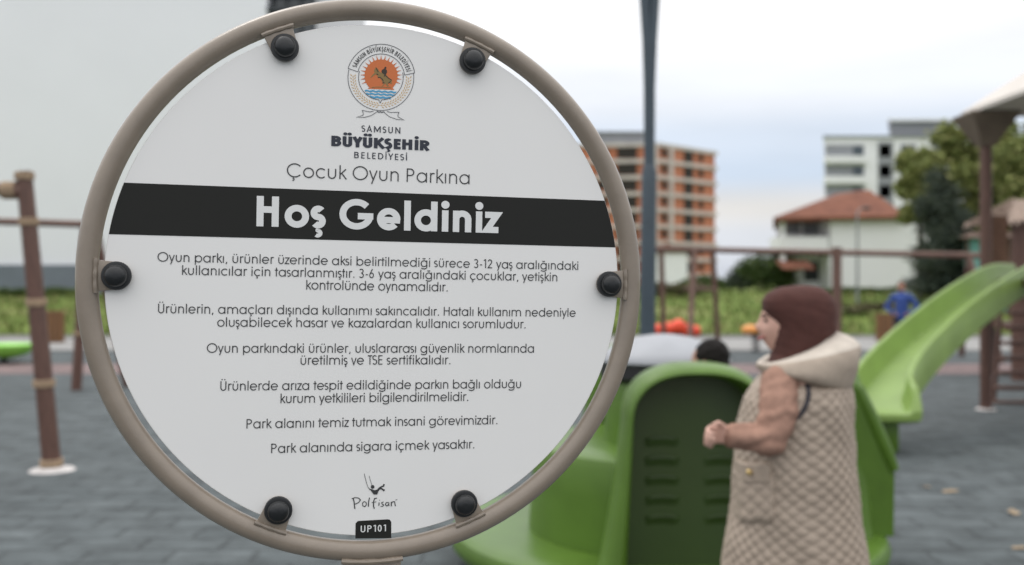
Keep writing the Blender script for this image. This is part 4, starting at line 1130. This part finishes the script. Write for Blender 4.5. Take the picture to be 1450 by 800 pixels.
# bolts on tabs
for a in (0, 67.5, 112.5, 180, 247.8, 292.2):
    a_ = R(a); rad = Vector((math.cos(a_), math.sin(a_), 0)); tan = Vector((-math.sin(a_), math.cos(a_), 0)); rb = .3207
    out_ = []
    for k in range(13):
        u = PI/2 + PI*k/12; out_.append((rb + .0172*math.cos(u), .0172*math.sin(u)))
    out_ = [(RC - .006, .0205)] + [(rb + .012, .0182)] + out_[0:] + [(rb + .012, -.0182), (RC - .006, -.0205)]
    m_ = MB(); m_.prism(out_, .0012, .0052, xf=lambda p: XF @ (rad*p.x + tan*p.y + Vector((0,0,p.z))))
    tab = m_.build('mounting_tab', M['taupe'], parent=sg, bevel=.0008)
    m_ = MB(); rr_ = RC - RT*.80
    wp_ = [XF @ (rad*(math.sqrt(rr_*rr_ - y*y) - .0006) + tan*y + Vector((0,0, .0050))) for y in np.linspace(-.0215, .0215, 26)]
    m_.tube(wp_, [.0031 + .0003*math.sin(k*.7) for k in range(26)], 8); m_.build('weld_bead', M['taupe'], parent=tab, smooth=True)
    def fr(p): return XF @ (rad*rb + p)
    Rm = Matrix((EX, UP, nn)).transposed()
    c0 = XF @ (rad*rb)
    m_ = MB(); m_.lathe([(0, .0052), (.0172, .0052), (.0178, .0062), (.0178, .0098), (.0170, .0112), (.0150, .0116), (0, .0116)], c0, 40, rot=Rm); m_.build('bolt_washer', M['blackwash'], parent=tab, smooth=True)
    m_ = MB(); prof = [(.0136, .0117), (.0136, .0150)] + [(.0136*math.cos(u)**.8, .0150 + .0085*math.sin(u)) for u in np.linspace(.12, PI/2 - .001, 12)] + [(0, .0235)]
    m_.lathe(prof, c0, 36, rot=Rm); m_.build('bolt_cap', M['blackcap'], parent=tab, smooth=True)

# ---- stroke lettering -------------------------------------------------
XH = 0.735
def arc(cx, cy, rx, ry, a0, a1):
    n = max(4, int(abs(a1 - a0) / 9)); return [(cx + rx*math.cos(R(a0 + (a1-a0)*k/n)), cy + ry*math.sin(R(a0 + (a1-a0)*k/n))) for k in range(n + 1)]
def dot(cx, cy, r): return ('dot', cx, cy, r)
def glyph(ch, w):
    """strokes (centre lines) and ink width for one character; cap height 1, stroke weight w"""
    h = w / 2; X = XH; ov = .012; ro = X/2 - h + ov; rw = ro; W = 2*(ro + h); c = ro + h; m = X/2
    dr = w * (.62 if w < .15 else .56)
    B = ch
    acc = None
    base = {'ü':'u','ö':'o','ç':'c','ş':'s','ğ':'g','ı':'i','i':'i','Ü':'U','Ç':'C','Ş':'S','İ':'I','Ö':'O'}.get(ch, ch)
    cap = base.isupper()
    st = []
    A = 1.02
    if base == 'o': st = [arc(c, m, ro, ro, 0, 360)]
    elif base == 'a': st = [arc(c, m, ro, ro, 0, 360), [(W-h, 0), (W-h, X)]]
    elif base == 'd': st = [arc(c, m, ro, ro, 0, 360), [(W-h, 0), (W-h, A)]]
    elif base == 'b': st = [arc(c, m, ro, ro, 0, 360), [(h, 0), (h, A)]]
    elif base == 'p': st = [arc(c, m, ro, ro, 0, 360), [(h, -.26), (h, X)]]
    elif base == 'g': st = [arc(c, m, ro, ro, 0, 360), [(W-h, X), (W-h, -.02)] + arc(c, -.04, ro, .235-h, 0, -155)[1:]]
    elif base == 'c': st = [arc(c, m, ro, ro, 44, 316)]; W = c + ro*.78 + h*.5
    elif base == 'e': st = [[(c-ro, m), (c+ro, m)], arc(c, m, ro, ro, 0, 322)] if w < .15 else [[(c-ro, m-.03), (c+ro+h*.9, m-.03)], arc(c, m, ro, ro, -4, 320)]
    elif base == 'f': st = [[(.12+h, 0), (.12+h, .86)] + arc(.27+h, .86, .15, .165-h, 180, 80)[1:], [(0, X-h), (.37, X-h)]]; W = .38
    elif base in 'hnmu':
        if base == 'm': sp = (1.13 - w)/2
        else: sp = .59 - w if w < .15 else .62 - w
        r_ = sp/2; cyv = X - h + ov - r_
        if base == 'u': st = [[(h, X), (h, r_ + h - ov)] + arc(h + r_, r_ + h - ov, r_, r_, 180, 360)[1:] + [(h + sp, X)], ]; W = sp + w
        else:
            st = [[(h, 0), (h, A if base == 'h' else X)], arc(h + r_, cyv, r_, r_, 180, 0) + [(h + sp, 0)]]; W = sp + w
            if base == 'm': st.append(arc(h + sp + r_, cyv, r_, r_, 180, 0) + [(h + 2*sp, 0)]); W = 2*sp + w
    elif base == 'i': st = [[(h, 0), (h, X)]]; W = w
    elif base == 'l': st = [[(h, 0), (h, A)]]; W = w
    elif base == 'k': st = [[(h, 0), (h, A)], [(h*1.2, .33), (.46, X)], [(.16, .43), (.50, 0)]]; W = .5
    elif base == 'r': st = [[(h, 0), (h, X)], arc(h + .2, X - h + ov - .22, .2, .22, 180, 62)]; W = .30 + h
    elif base == 's':
        W = .42 if w < .15 else .48; rx = (W - w)/2; ry = (X + 2*ov - w)/4; cs = W/2; yu = X + ov - h - ry; yl = -ov + h + ry
        st = [arc(cs, yu, rx, ry, 38, 270) + arc(cs, yl, rx, ry, 90, -142)[1:]]
    elif base == 't': st = [[(.12+h, 0), (.12+h, .95)], [(0, X-h), (.30+h, X-h)]]; W = .30 + h
    elif base == 'v': st = [[(h*.9, X), (.29, h*.2), (.58-h*.9, X)]]; W = .58
    elif base == 'y': st = [[(h*.9, X), (.31, h*.6)], [(.60-h*.9, X), (.19, -.26)]]; W = .60
    elif base == 'z': st = [[(.02, X-h), (.46 - h*.3, X-h), (h*.6 + .02, h), (.48, h)]]; W = .48
    elif base in 'OCG':
        rx, ry = .545 - h, .5 + .015 - h; cc = .545
        if base == 'O': st = [arc(cc, .5, rx, ry, 0, 360)]; W = 1.09
        elif base == 'C': st = [arc(cc, .5, rx, ry, 40, 320)]; W = .545 + rx*.77 + h*.6
        else: st = [arc(cc, .5, rx, ry, 42, 352), [(cc + .04, .5 - h*.55), (cc + rx + h*.92, .5 - h*.55)]]; W = 1.08
    elif base == 'H': st = [[(h,0),(h,1)], [(.68-h,0),(.68-h,1)], [(h,.56),(.68-h,.56)]]; W = .68 if w < .15 else .74
    elif base == 'P': r_ = (.54 - w)/2; st = [[(h,0),(h,1)], [(h,1-h),(.26,1-h)] + arc(.26, 1-h-r_*1.05, .25, r_*1.05, 90, -90)[1:] + [(h, 1-h-2.1*r_)]]; W = .51 + h
    elif base == 'K': st = [[(h,0),(h,1)], [(h,.40),(.60,1)], [(.24,.58),(.66,0)]]; W = .66
    elif base == 'U': r_ = (.62 - w)/2; st = [[(h,1),(h,r_+h)] + arc(h+r_, r_+h-ov, r_, r_, 180, 360)[1:] + [(.62-h,1)]]; W = .62
    elif base == 'T': st = [[(.24,0),(.24,1)], [(0,1-h),(.48,1-h)]]; W = .48
    elif base == 'S':
        W = .54; rx = (W-w)/2; ryu = (1 + 2*ov - w)*.235; ryl = (1 + 2*ov - w)*.265; cs = W/2
        st = [arc(cs, 1+ov-h-ryu, rx*.94, ryu, 36, 270) + arc(cs, -ov+h+ryl, rx, ryl, 90, -145)[1:]]
    elif base == 'E': st = [[(.46,1-h),(h,1-h),(h,h),(.46,h)], [(h,.52),(.43,.52)]]; W = .46
    elif base == 'A': st = [[(h*.9,0),(.38,1-h*.3),(.76-h*.9,0)], [(.16,.32),(.60,.32)]]; W = .76
    elif base == 'M': st = [[(h,0),(h,1)], [(h,1-h*.3),(.46,.2),(.92-h,1-h*.3)], [(.92-h,1),(.92-h,0)]]; W = .92
    elif base == 'N': st = [[(h,0),(h,1)], [(h,1-h*.5),(.70-h,h*.5)], [(.70-h,0),(.70-h,1)]]; W = .70
    elif base == 'B': st = [[(h,0),(h,1)], [(h,1-h),(.30,1-h)] + arc(.30, .77-h*.4, .20, .23-h*.6, 90, -90)[1:] + [(h,.54)], [(.30,.54)] + arc(.31, .27+h*.5, .25-h*.3, .27-h*.5, 90, -90)[1:] + [(h,h)]]; W = .56 + h*.6
    elif base == 'Y': st = [[(h*.8,1),(.33,.44),(.66-h*.8,1)], [(.33,.46),(.33,0)]]; W = .66
    elif base == 'I': st = [[(h,0),(h,1)]]; W = w
    elif base == 'R': st = [[(h,0),(h,1)], [(h,1-h),(.28,1-h)] + arc(.28, .73-h*.3, .24, .27-h*.7, 90, -90)[1:] + [(h,.46+h*.4)], [(.28,.46),(.56,0)]]; W = .58
    elif base == 'L': st = [[(h,1),(h,h),(.42,h)]]; W = .42
    elif base == 'D': st = [[(h,0),(h,1)], [(h,1-h),(.26,1-h)] + arc(.26, .5, .44-h, .5-h, 90, -90)[1:] + [(h,h)]]; W = .70
    elif base == '1': st = [[(.0,.86),(.16,1-h*.5),(.16+h,1-h*.5)], [(.16+h,0),(.16+h,1)]]; W = .16 + w
    elif base == '2': st = [arc(.25, .74, .23-h*.4, .27-h, 170, -28) + [(h*.8,h),(.52,h)]]; W = .52
    elif base == '3': st = [arc(.24, .755, .2, .255-h, 150, -90) , arc(.25, .275, .235-h*.3, .285-h, 90, -150)]; W = .5
    elif base == '6': st = [arc(.26, .30, .26-h, .31-h, 0, 360), [(.045+h*.5,.42),(.34,1)]]; W = .52
    elif base == '0': st = [arc(.27, .5, .27-h, .51-h, 0, 360)]; W = .54
    elif base == '.': st = [dot(dr*1.1, dr, dr*1.1)]; W = 2*dr
    elif base == ',': st = [[(dr*1.5, .10), (dr*.4, -.13)]]; W = 2*dr
    elif base == '-': st = [[(0,.36),(.26,.36)]]; W = .26
    if ch == 'i': st.append(dot(h, X + .20 if w < .15 else X + .19, dr*1.15))
    if ch == 'İ': st.append(dot(h, 1.18 if w < .15 else 1.22, dr*1.05))
    if ch in 'üö': st += [dot(W/2 - .13, X + .19, dr), dot(W/2 + .13, X + .19, dr)]
    if ch == 'Ü': st += [dot(W/2 - .14, 1.17 if w < .15 else 1.24, dr), dot(W/2 + .14, 1.17 if w < .15 else 1.24, dr)]
    if ch == 'ğ': st.append(arc(W/2, X + .27, .15, .11, 200, 340))
    if ch in 'çşÇŞ':
        x_ = W/2 - (.03 if ch in 'çÇ' else 0); q = min(w*.8, .13); k_ = 1.0 if w < .15 else 1.15
        st.append(('thin', q, [(x_, -h*.2), (x_ - .01, -.07*k_)] + arc(x_ - .01, -.15*k_, .075*k_, .07*k_, 80, -130)))
    return st, W
ROUND_L = set('oacdegçöğOCGÇ036'); ROUND_R = set('obpcöOçeD')
def bearings(ch, w):
    sb = .105 if w < .15 else .085
    l = .055 if ch in ROUND_L else (.01 if ch in 'vyztfATYşsS' else sb)
    r = .055 if ch in ROUND_R else (.01 if ch in 'vyzfATYrkKLct' else (.03 if ch in 'sşS' else sb))
    return l, r
ZI = [0]
def ribbon(mb, pts, w, to, z, mi=0):
    """flat stroke of width w along a polyline, mitred, in glyph space; to() maps to the sign plane"""
    clean = [pts[0]]
    for p in pts[1:]:
        if abs(p[0]-clean[-1][0]) + abs(p[1]-clean[-1][1]) > 1e-6: clean.append(p)
    pts = clean; n = len(pts); closed = abs(pts[0][0]-pts[-1][0]) + abs(pts[0][1]-pts[-1][1]) < 1e-6 and n > 3
    if closed: pts = pts[:-1]; n -= 1
    V = []
    for i in range(n):
        p = Vector((*pts[i],)); a = Vector(pts[i-1]) if (closed or i > 0) else None; b_ = Vector(pts[(i+1) % n]) if (closed or i < n-1) else None
        d0 = (p - a).normalized() if a is not None else None; d1 = (b_ - p).normalized() if b_ is not None else None
        d0 = d0 if d0 is not None else d1; d1 = d1 if d1 is not None else d0
        t_ = d0 + d1
        if t_.length < 1e-4: t_ = d0
        t_.normalize(); nv = Vector((-t_.y, t_.x)); n0 = Vector((-d0.y, d0.x)); k = 1 / max(nv.dot(n0), .35)
        V += [p + nv*w/2*k, p - nv*w/2*k]
    ZI[0] += 1; zz = z + (ZI[0] % 4) * 2.0e-5
    VV = []
    for p in V:
        x, y = to(p.x, p.y); VV.append(XF @ Vector((x, y, zz)))
    F = [(2*i, 2*i+1, (2*i+3) % (2*n), (2*i+2) % (2*n)) for i in range(n if closed else n-1)]
    mb.add(VV, F, mi)
def poly(mb, pts, z, to=lambda x, y: (x, y), mi=0):
    mb.add([XF @ Vector((*to(x, y), z)) for x, y in pts], [tuple(range(len(pts)))], mi)
def disc(mb, cx, cy, r, to, z, n=14):
    poly(mb, [(cx + r*math.cos(2*PI*k/n), cy + r*math.sin(2*PI*k/n)) for k in range(n)], z, to)
def layout(text, w, track=0.0):
    x = 0; o = []
    for ch in text:
        if ch == ' ': x += .36; continue
        st, W_ = glyph(ch, w); l, r = bearings(ch, w)
        if o: x += l + track
        o.append((ch, st, x)); x += W_; end = x; x += r
    return o, end
def put_stroke(mb, s_, w, to, z):
    if s_[0] == 'dot': disc(mb, s_[1], s_[2], s_[3], to, z + 1e-4)
    elif s_[0] == 'thin': ribbon(mb, s_[2], s_[1], to, z)
    else: ribbon(mb, s_, w, to, z)
def line(mb, text, p0, p1, cap_px, w, z=.0006, track=None):
    """sets one line of text between two photo points on the sign (ink start and end on the baseline)"""
    a, b_ = Vector(SP(*p0)), Vector(SP(*p1)); y = (a.y + b_.y)/2; Lw = b_.x - a.x
    hpx = Vector(SP(p0[0], p0[1] - cap_px)); cap = hpx.y - a.y
    o, end = layout(text, w); ratio = Lw / (end*cap); xs = ratio ** .5
    n = len(o) - 1; tr = (Lw/(cap*xs) - end) / n
    if track is not None: tr = track
    o, end = layout(text, w, tr)
    nsp = text.count(' ')
    k = Lw / end
    for ch, st, x in o:
        for s_ in st: put_stroke(mb, s_, w, lambda u, v, x=x: (a.x + (x + u)*k, y + v*cap), z)
body = [("Oyun parkı, ürünler üzerinde aksi belirtilmediği sürece 3-12 yaş aralığındaki", (223, 370.5), (818.5, 382)),
        ("kullanıcılar için tasarlanmıştır. 3-6 yaş aralığındaki çocuklar, yetişkin", (257.8, 389.3), (788.9, 398)),
        ("kontrolünde oynamalıdır.", (433.6, 410), (633.7, 412.5)),
        ("Ürünlerin, amaçları dışında kullanımı sakıncalıdır. Hatalı kullanım nedeniyle", (223.8, 443.8), (815, 448.2)),
        ("oluşabilecek hasar ve kazalardan kullanıcı sorumludur.", (307.5, 462.6), (744, 464.8)),
        ("Oyun parkındaki ürünler, uluslararası güvenlik normlarında", (292.8, 499.7), (755.9, 499)),
        ("üretilmiş ve TSE sertifikalıdır.", (425.5, 516.2), (637.6, 516)),
        ("Ürünlerde arıza tespit edildiğinde parkın bağlı olduğu", (312, 552.4), (737.6, 550)),
        ("kurum yetkilileri bilgilendirilmelidir.", (397.2, 569.7), (662.8, 568.6)),
        ("Park alanını temiz tutmak insani görevimizdir.", (349, 606.5), (704, 600.7)),
        ("Park alanında sigara içmek yasaktır.", (384, 641), (671.4, 635.2))]
mb = MB()
for t_, p0, p1 in body: line(mb, t_, p0, p1, 13.4, .105)
mb.build('rules_lettering', M['ink'], parent=panel)
mb = MB(); line(mb, "Çocuk Oyun Parkına", (406, 251), (664.7, 260.5), 19.6, .085); mb.build('subtitle_lettering', M['ink'], parent=panel)
# band
yt = (SP(175, 258)[1] + SP(865, 285)[1])/2; yb = (SP(155, 332)[1] + SP(873, 350)[1])/2
rr_ = RP - .0006
pts_ = [(rr_*math.cos(u), rr_*math.sin(u)) for u in np.linspace(math.asin(yb/rr_), math.asin(yt/rr_), 12)] + [(-rr_*math.cos(u), rr_*math.sin(u)) for u in np.linspace(math.asin(yt/rr_), math.asin(yb/rr_), 12)]
mb = MB(); poly(mb, pts_, .0003); mb.build('title_band', M['band'], parent=panel)
mb = MB(); line(mb, "Hoş Geldiniz", (363, 319.9), (705.5, 330.6), 43, .215, .0008, track=-.02); mb.build('title_lettering', M['reverse'], parent=panel)
mb = MB(); line(mb, "SAMSUN", (511.6, 186.5), (566.8, 189.1), 8.9, .135); line(mb, "BELEDİYESİ", (501.5, 224.2), (576.2, 226.8), 8.9, .135); line(mb, "BÜYÜKŞEHİR", (469, 207), (606.5, 213.2), 14.8, .25, track=-.07); mb.build('city_lettering', M['navy'], parent=panel)
# code plate
bx = [SP(*p) for p in ((503, 762.5), (503.5, 741), (506.5, 737.8), (509, 737.4), (549, 735.2), (552, 735.8), (554, 739), (554, 762))]
mb = MB(); poly(mb, bx, .0003); mb.build('code_plate', M['band'], parent=panel)
mb = MB(); line(mb, "UP101", (510.6, 753.6), (546.4, 752), 9.4, .15, .0008); mb.build('code_lettering', M['reverse'], parent=panel)
# ---- crest (drawn in photo pixels on the sign plane)
PXL = lambda x, y: SP(x, y)
def circ(cx, cy, rx, ry, a0, a1, n=60): return [(cx + rx*math.cos(R(a0 + (a1-a0)*k/n)), cy - ry*math.sin(R(a0 + (a1-a0)*k/n))) for k in range(n + 1)]
cx_, cy_ = 539.3, 109.8
tilt = -2.0
crest = MB()
lw = .85
ribbon(crest, circ(cx_, cy_, 46.6, 46.6, 168+tilt, 12+360+tilt-1.5), lw, PXL, .0006)            # outer ring below the scroll
ribbon(crest, circ(cx_, cy_, 31.6, 31.6, 165+tilt, 266+tilt), lw, PXL, .0006)
ribbon(crest, circ(cx_, cy_, 31.6, 31.6, 274+tilt, 375+tilt), lw, PXL, .0006)
tp_ = circ(cx_, cy_, 31.6, 31.6, 266+tilt, 274+tilt, 2)
ribbon(crest, [tp_[0], (538.4, 145.8), tp_[-1]], lw, PXL, .0006)
ribbon(crest, circ(cx_, cy_, 48.2, 47.2, 166+tilt, 10+tilt), lw, PXL, .0006)
ribbon(crest, circ(cx_, cy_, 33.6, 33.4, 168+tilt, 8+tilt), lw, PXL, .0006)
for a, e in ((166, 168), (10, 8)):
    ribbon(crest, [circ(cx_, cy_, 48.2, 47.2, a+tilt, a+tilt, 1)[0], circ(cx_, cy_, 33.6, 33.4, e+tilt, e+tilt, 1)[0]], lw, PXL, .0006)
# tails
ribbon(crest, [(529, 157.2), (524, 158.5), (513, 156.2), (514.5, 161), (513.5, 163.5), (505, 166), (516, 166.2), (526, 163.5), (533, 158.8), (534.5, 157.6)], .8, PXL, .0006)
ribbon(crest, [(548, 157.6), (553, 159.2), (565, 159), (563.2, 163.2), (564, 165.6), (572, 170), (561, 168.8), (551, 165.2), (545, 160), (543.5, 158)], .8, PXL, .0006)
ribbon(crest, [(534.5, 157.8), (536.5, 158.9), (538.5, 158.2), (540.5, 159.2), (543.5, 158.2)], 1.3, PXL, .0006)
cr = crest.build('crest', M['crestline'], parent=panel)
mb = MB()                                   # words round the scroll
txt = "SAMSUN BÜYÜKŞEHİR BELEDİYESİ"; o, end = layout(txt, .17, .10)
capp = 6.4; rb0 = 37.2; a0_, a1_ = 160.5 + tilt, 14.5 + tilt
for ch, st, x in o:
    wch = glyph(ch, .17)[1]; am = R(a0_ + (a1_ - a0_)*(x + wch/2)/end); kx = (R(a0_ - a1_)*(rb0 + 3))/end
    def to(u, v, am=am, wch=wch, kx=kx):
        r_ = rb0 + v*capp; t_ = (u - wch/2)*kx
        return SP(cx_ + r_*math.cos(am) + t_*math.sin(am), cy_ - r_*math.sin(am) + t_*math.cos(am))
    for s_ in st: put_stroke(mb, s_, .17, to, .0006)
mb.build('crest_lettering', M['ink'], parent=panel)
mb = MB(); sx_, sy_ = 539.6, 107.5                 # rayed sun
fan = circ(sx_, sy_, 23.4, 23.4, -46, 226, 60); fan = [p for p in fan if p[1] <= 126.5]
fan = [(520.0, 125.6)] + list(reversed(fan)) + [(558.5, 127.3)]
poly(mb, list(reversed(fan)), .0004, PXL)
for k in range(19):
    a = R(-22 + k*(224/18) + 0); b0, b1__ = a - .05, a + .05
    r2 = 30.0
    poly(mb, [(sx_ + 22.8*math.cos(b0), sy_ - 22.8*math.sin(b0)), (sx_ + r2*math.cos(a), sy_ - r2*math.sin(a)), (sx_ + 22.8*math.cos(b1__), sy_ - 22.8*math.sin(b1__))], .00045, PXL)
mb.build('crest_sun', M['sunprint'], parent=panel)
mb = MB()                                   # three bands of waves, kept inside the inner circle
for k, (y0w, ha) in enumerate(((129.6, 22.5), (133.6, 20.6), (137.8, 15.5))):
    up_ = []; dn_ = []
    for i in range(41):
        x = -ha + 2*ha*i/40; yy = y0w + .05*x + .55*math.sin(x*.72 + k)
        up_.append((538.8 + x, yy - 1.15)); dn_.append((538.8 + x*(.965 - .05*(k == 2)), yy + 1.15 + (.6 if k == 2 else 0)))
    poly(mb, up_ + dn_[::-1], .0005, PXL)
mb.build('crest_waves', M['water'], parent=panel)
mb = MB()                                   # wheat
for side in (-1, 1):
    for i in range(15):
        a = R((267 - i*6.2 if side < 0 else 273 + i*6.2) + tilt)
        for rr, da in ((36.6, .05), (39.3, 0), (42.2, .05)):
            am = a + (-side)*da*-1
            px_, py_ = cx_ + rr*math.cos(am), cy_ - rr*math.sin(am)
            tx_, ty_ = (math.sin(a)*side*-1*-1, math.cos(a)*side)     # tangent, upwards
            d = Vector((math.sin(a)*-side*-1, math.cos(a)*side*1.0)); d = Vector((-math.sin(a)*(1 if side > 0 else -1), -math.cos(a)*(1 if side > 0 else -1)))
            out_v = Vector((math.cos(a), -math.sin(a))) * ((rr - 39.3)/3.0) * .75
            d = (d + out_v).normalized(); pv = Vector((-d.y, d.x))
            c_ = Vector((px_, py_)); poly(mb, [tuple(c_ - d*2.0), tuple(c_ + pv*.8), tuple(c_ + d*2.2), tuple(c_ - pv*.8)], .00045 + (i % 3)*2e-5, PXL)
mb.build('crest_wheat', M['wheat'], parent=panel)
# rearing horse and rider, pixel coordinates read from the crest
def C8(x, y): return (480 + x/6.4, 55 + y/6.4)
mb = MB()
horse = [(322,308),(300,330),(285,352),(292,352),(315,333),(335,322),(345,330),(352,348),(372,358),(385,372),(392,392),(405,408),(392,425),(380,430),(398,430),(412,414),(418,402),(428,418),(440,432),(452,430),(444,414),(442,400),(456,396),(466,404),(472,412),(480,405),(474,392),(482,382),(474,372),(452,358),(438,338),(420,322),(398,312),(378,306),(362,292),(352,272),(340,264),(336,256),(330,264),(322,276),(316,296),(326,300)]
poly(mb, [C8(*p) for p in horse], .00055, PXL)
ribbon(mb, [C8(*p) for p in ((296, 441), (340, 436), (400, 438), (470, 443))], .9, PXL, .0006)
mb.build('crest_horse', M['bronze'], parent=panel)
mb = MB()
rider = [(388,308),(384,292),(392,280),(404,274),(410,268),(412,258),(420,252),(430,258),(428,268),(422,274),(432,282),(436,300),(428,318),(418,340),(408,344),(410,324),(398,316)]
poly(mb, [C8(*p) for p in rider], .0007, PXL)
for s_ in ([(352,350),(372,350),(392,366),(402,386)], [(418,330),(440,350),(462,366),(478,376)], [(395,405),(400,396),(412,398)], [(446,402),(458,398),(466,384)], [(340,318),(356,326)], [(336,262),(346,284),(356,300)]):
    ribbon(mb, [C8(*p) for p in s_], 1.1, PXL, .00072)
mb.build('crest_rider', M['bronzedark'], parent=panel)
# ---- maker's mark: swinging figure and handwriting
def C5(x, y): return (460 + x/5, 640 + y/5)
mb = MB()
for s_, w_ in (([(279,152),(286,185),(297,225),(306,250),(316,262)], .7), ([(314,168),(320,195),(328,220),(333,236)], .6),
               ([(316,262),(330,270)], 1.6), ([(372,276),(384,262),(396,256),(414,268),(424,270)], 2.2), ([(372,272),(386,254),(404,244),(416,240),(419,226)], 2.0), ([(414,268),(417,276)], 1.5),
               ([(201,330),(208,360),(212,402)], 1.5), ([(190,330),(215,322),(240,326),(252,338),(240,356),(216,368),(206,370)], 1.2),
               ([(278,350),(266,360),(268,380),(282,386),(294,374),(292,356),(278,350)], 1.1), ([(316,322),(310,350),(308,386)], 1.3),
               ([(368,326),(352,328),(345,350),(344,380),(350,402)], 1.4), ([(332,358),(350,354),(364,352)], 1.0), ([(384,356),(382,380)], 1.3), ([(386,338),(388,342)], 1.3),
               ([(416,352),(402,358),(406,368),(416,374),(408,384),(394,384)], 1.1), ([(450,356),(434,358),(428,372),(438,382),(450,372),(453,358),(454,382)], 1.2),
               ([(470,352),(470,384)], 1.3), ([(470,364),(482,350),(494,352),(496,370),(500,382)], 1.2), ([(500,340),(512,336)], .8)):
    ribbon(mb, [C5(*p) for p in s_], w_, PXL, .0006)
hx, hy = C5(338, 246); poly(mb, circ(hx, hy, 2.6, 2.7, 0, 345, 14), .0007, PXL)
poly(mb, [C5(*p) for p in ((318,262),(330,262),(352,270),(370,264),(382,262),(376,284),(370,300),(346,300),(334,284))], .00075, PXL)
mb.build('maker_mark', M['ink'], parent=panel)
# shift the sign's meshes so they hang from the Empty at the foot of the post
for o in [o for o in bpy.data.objects if o.parent == sg]:
    pass
pm = Matrix.Translation((SC0.x, SC0.y, 0))
# parts were built relative to the sign centre in x and y, so parenting alone places them; the post needs no shift
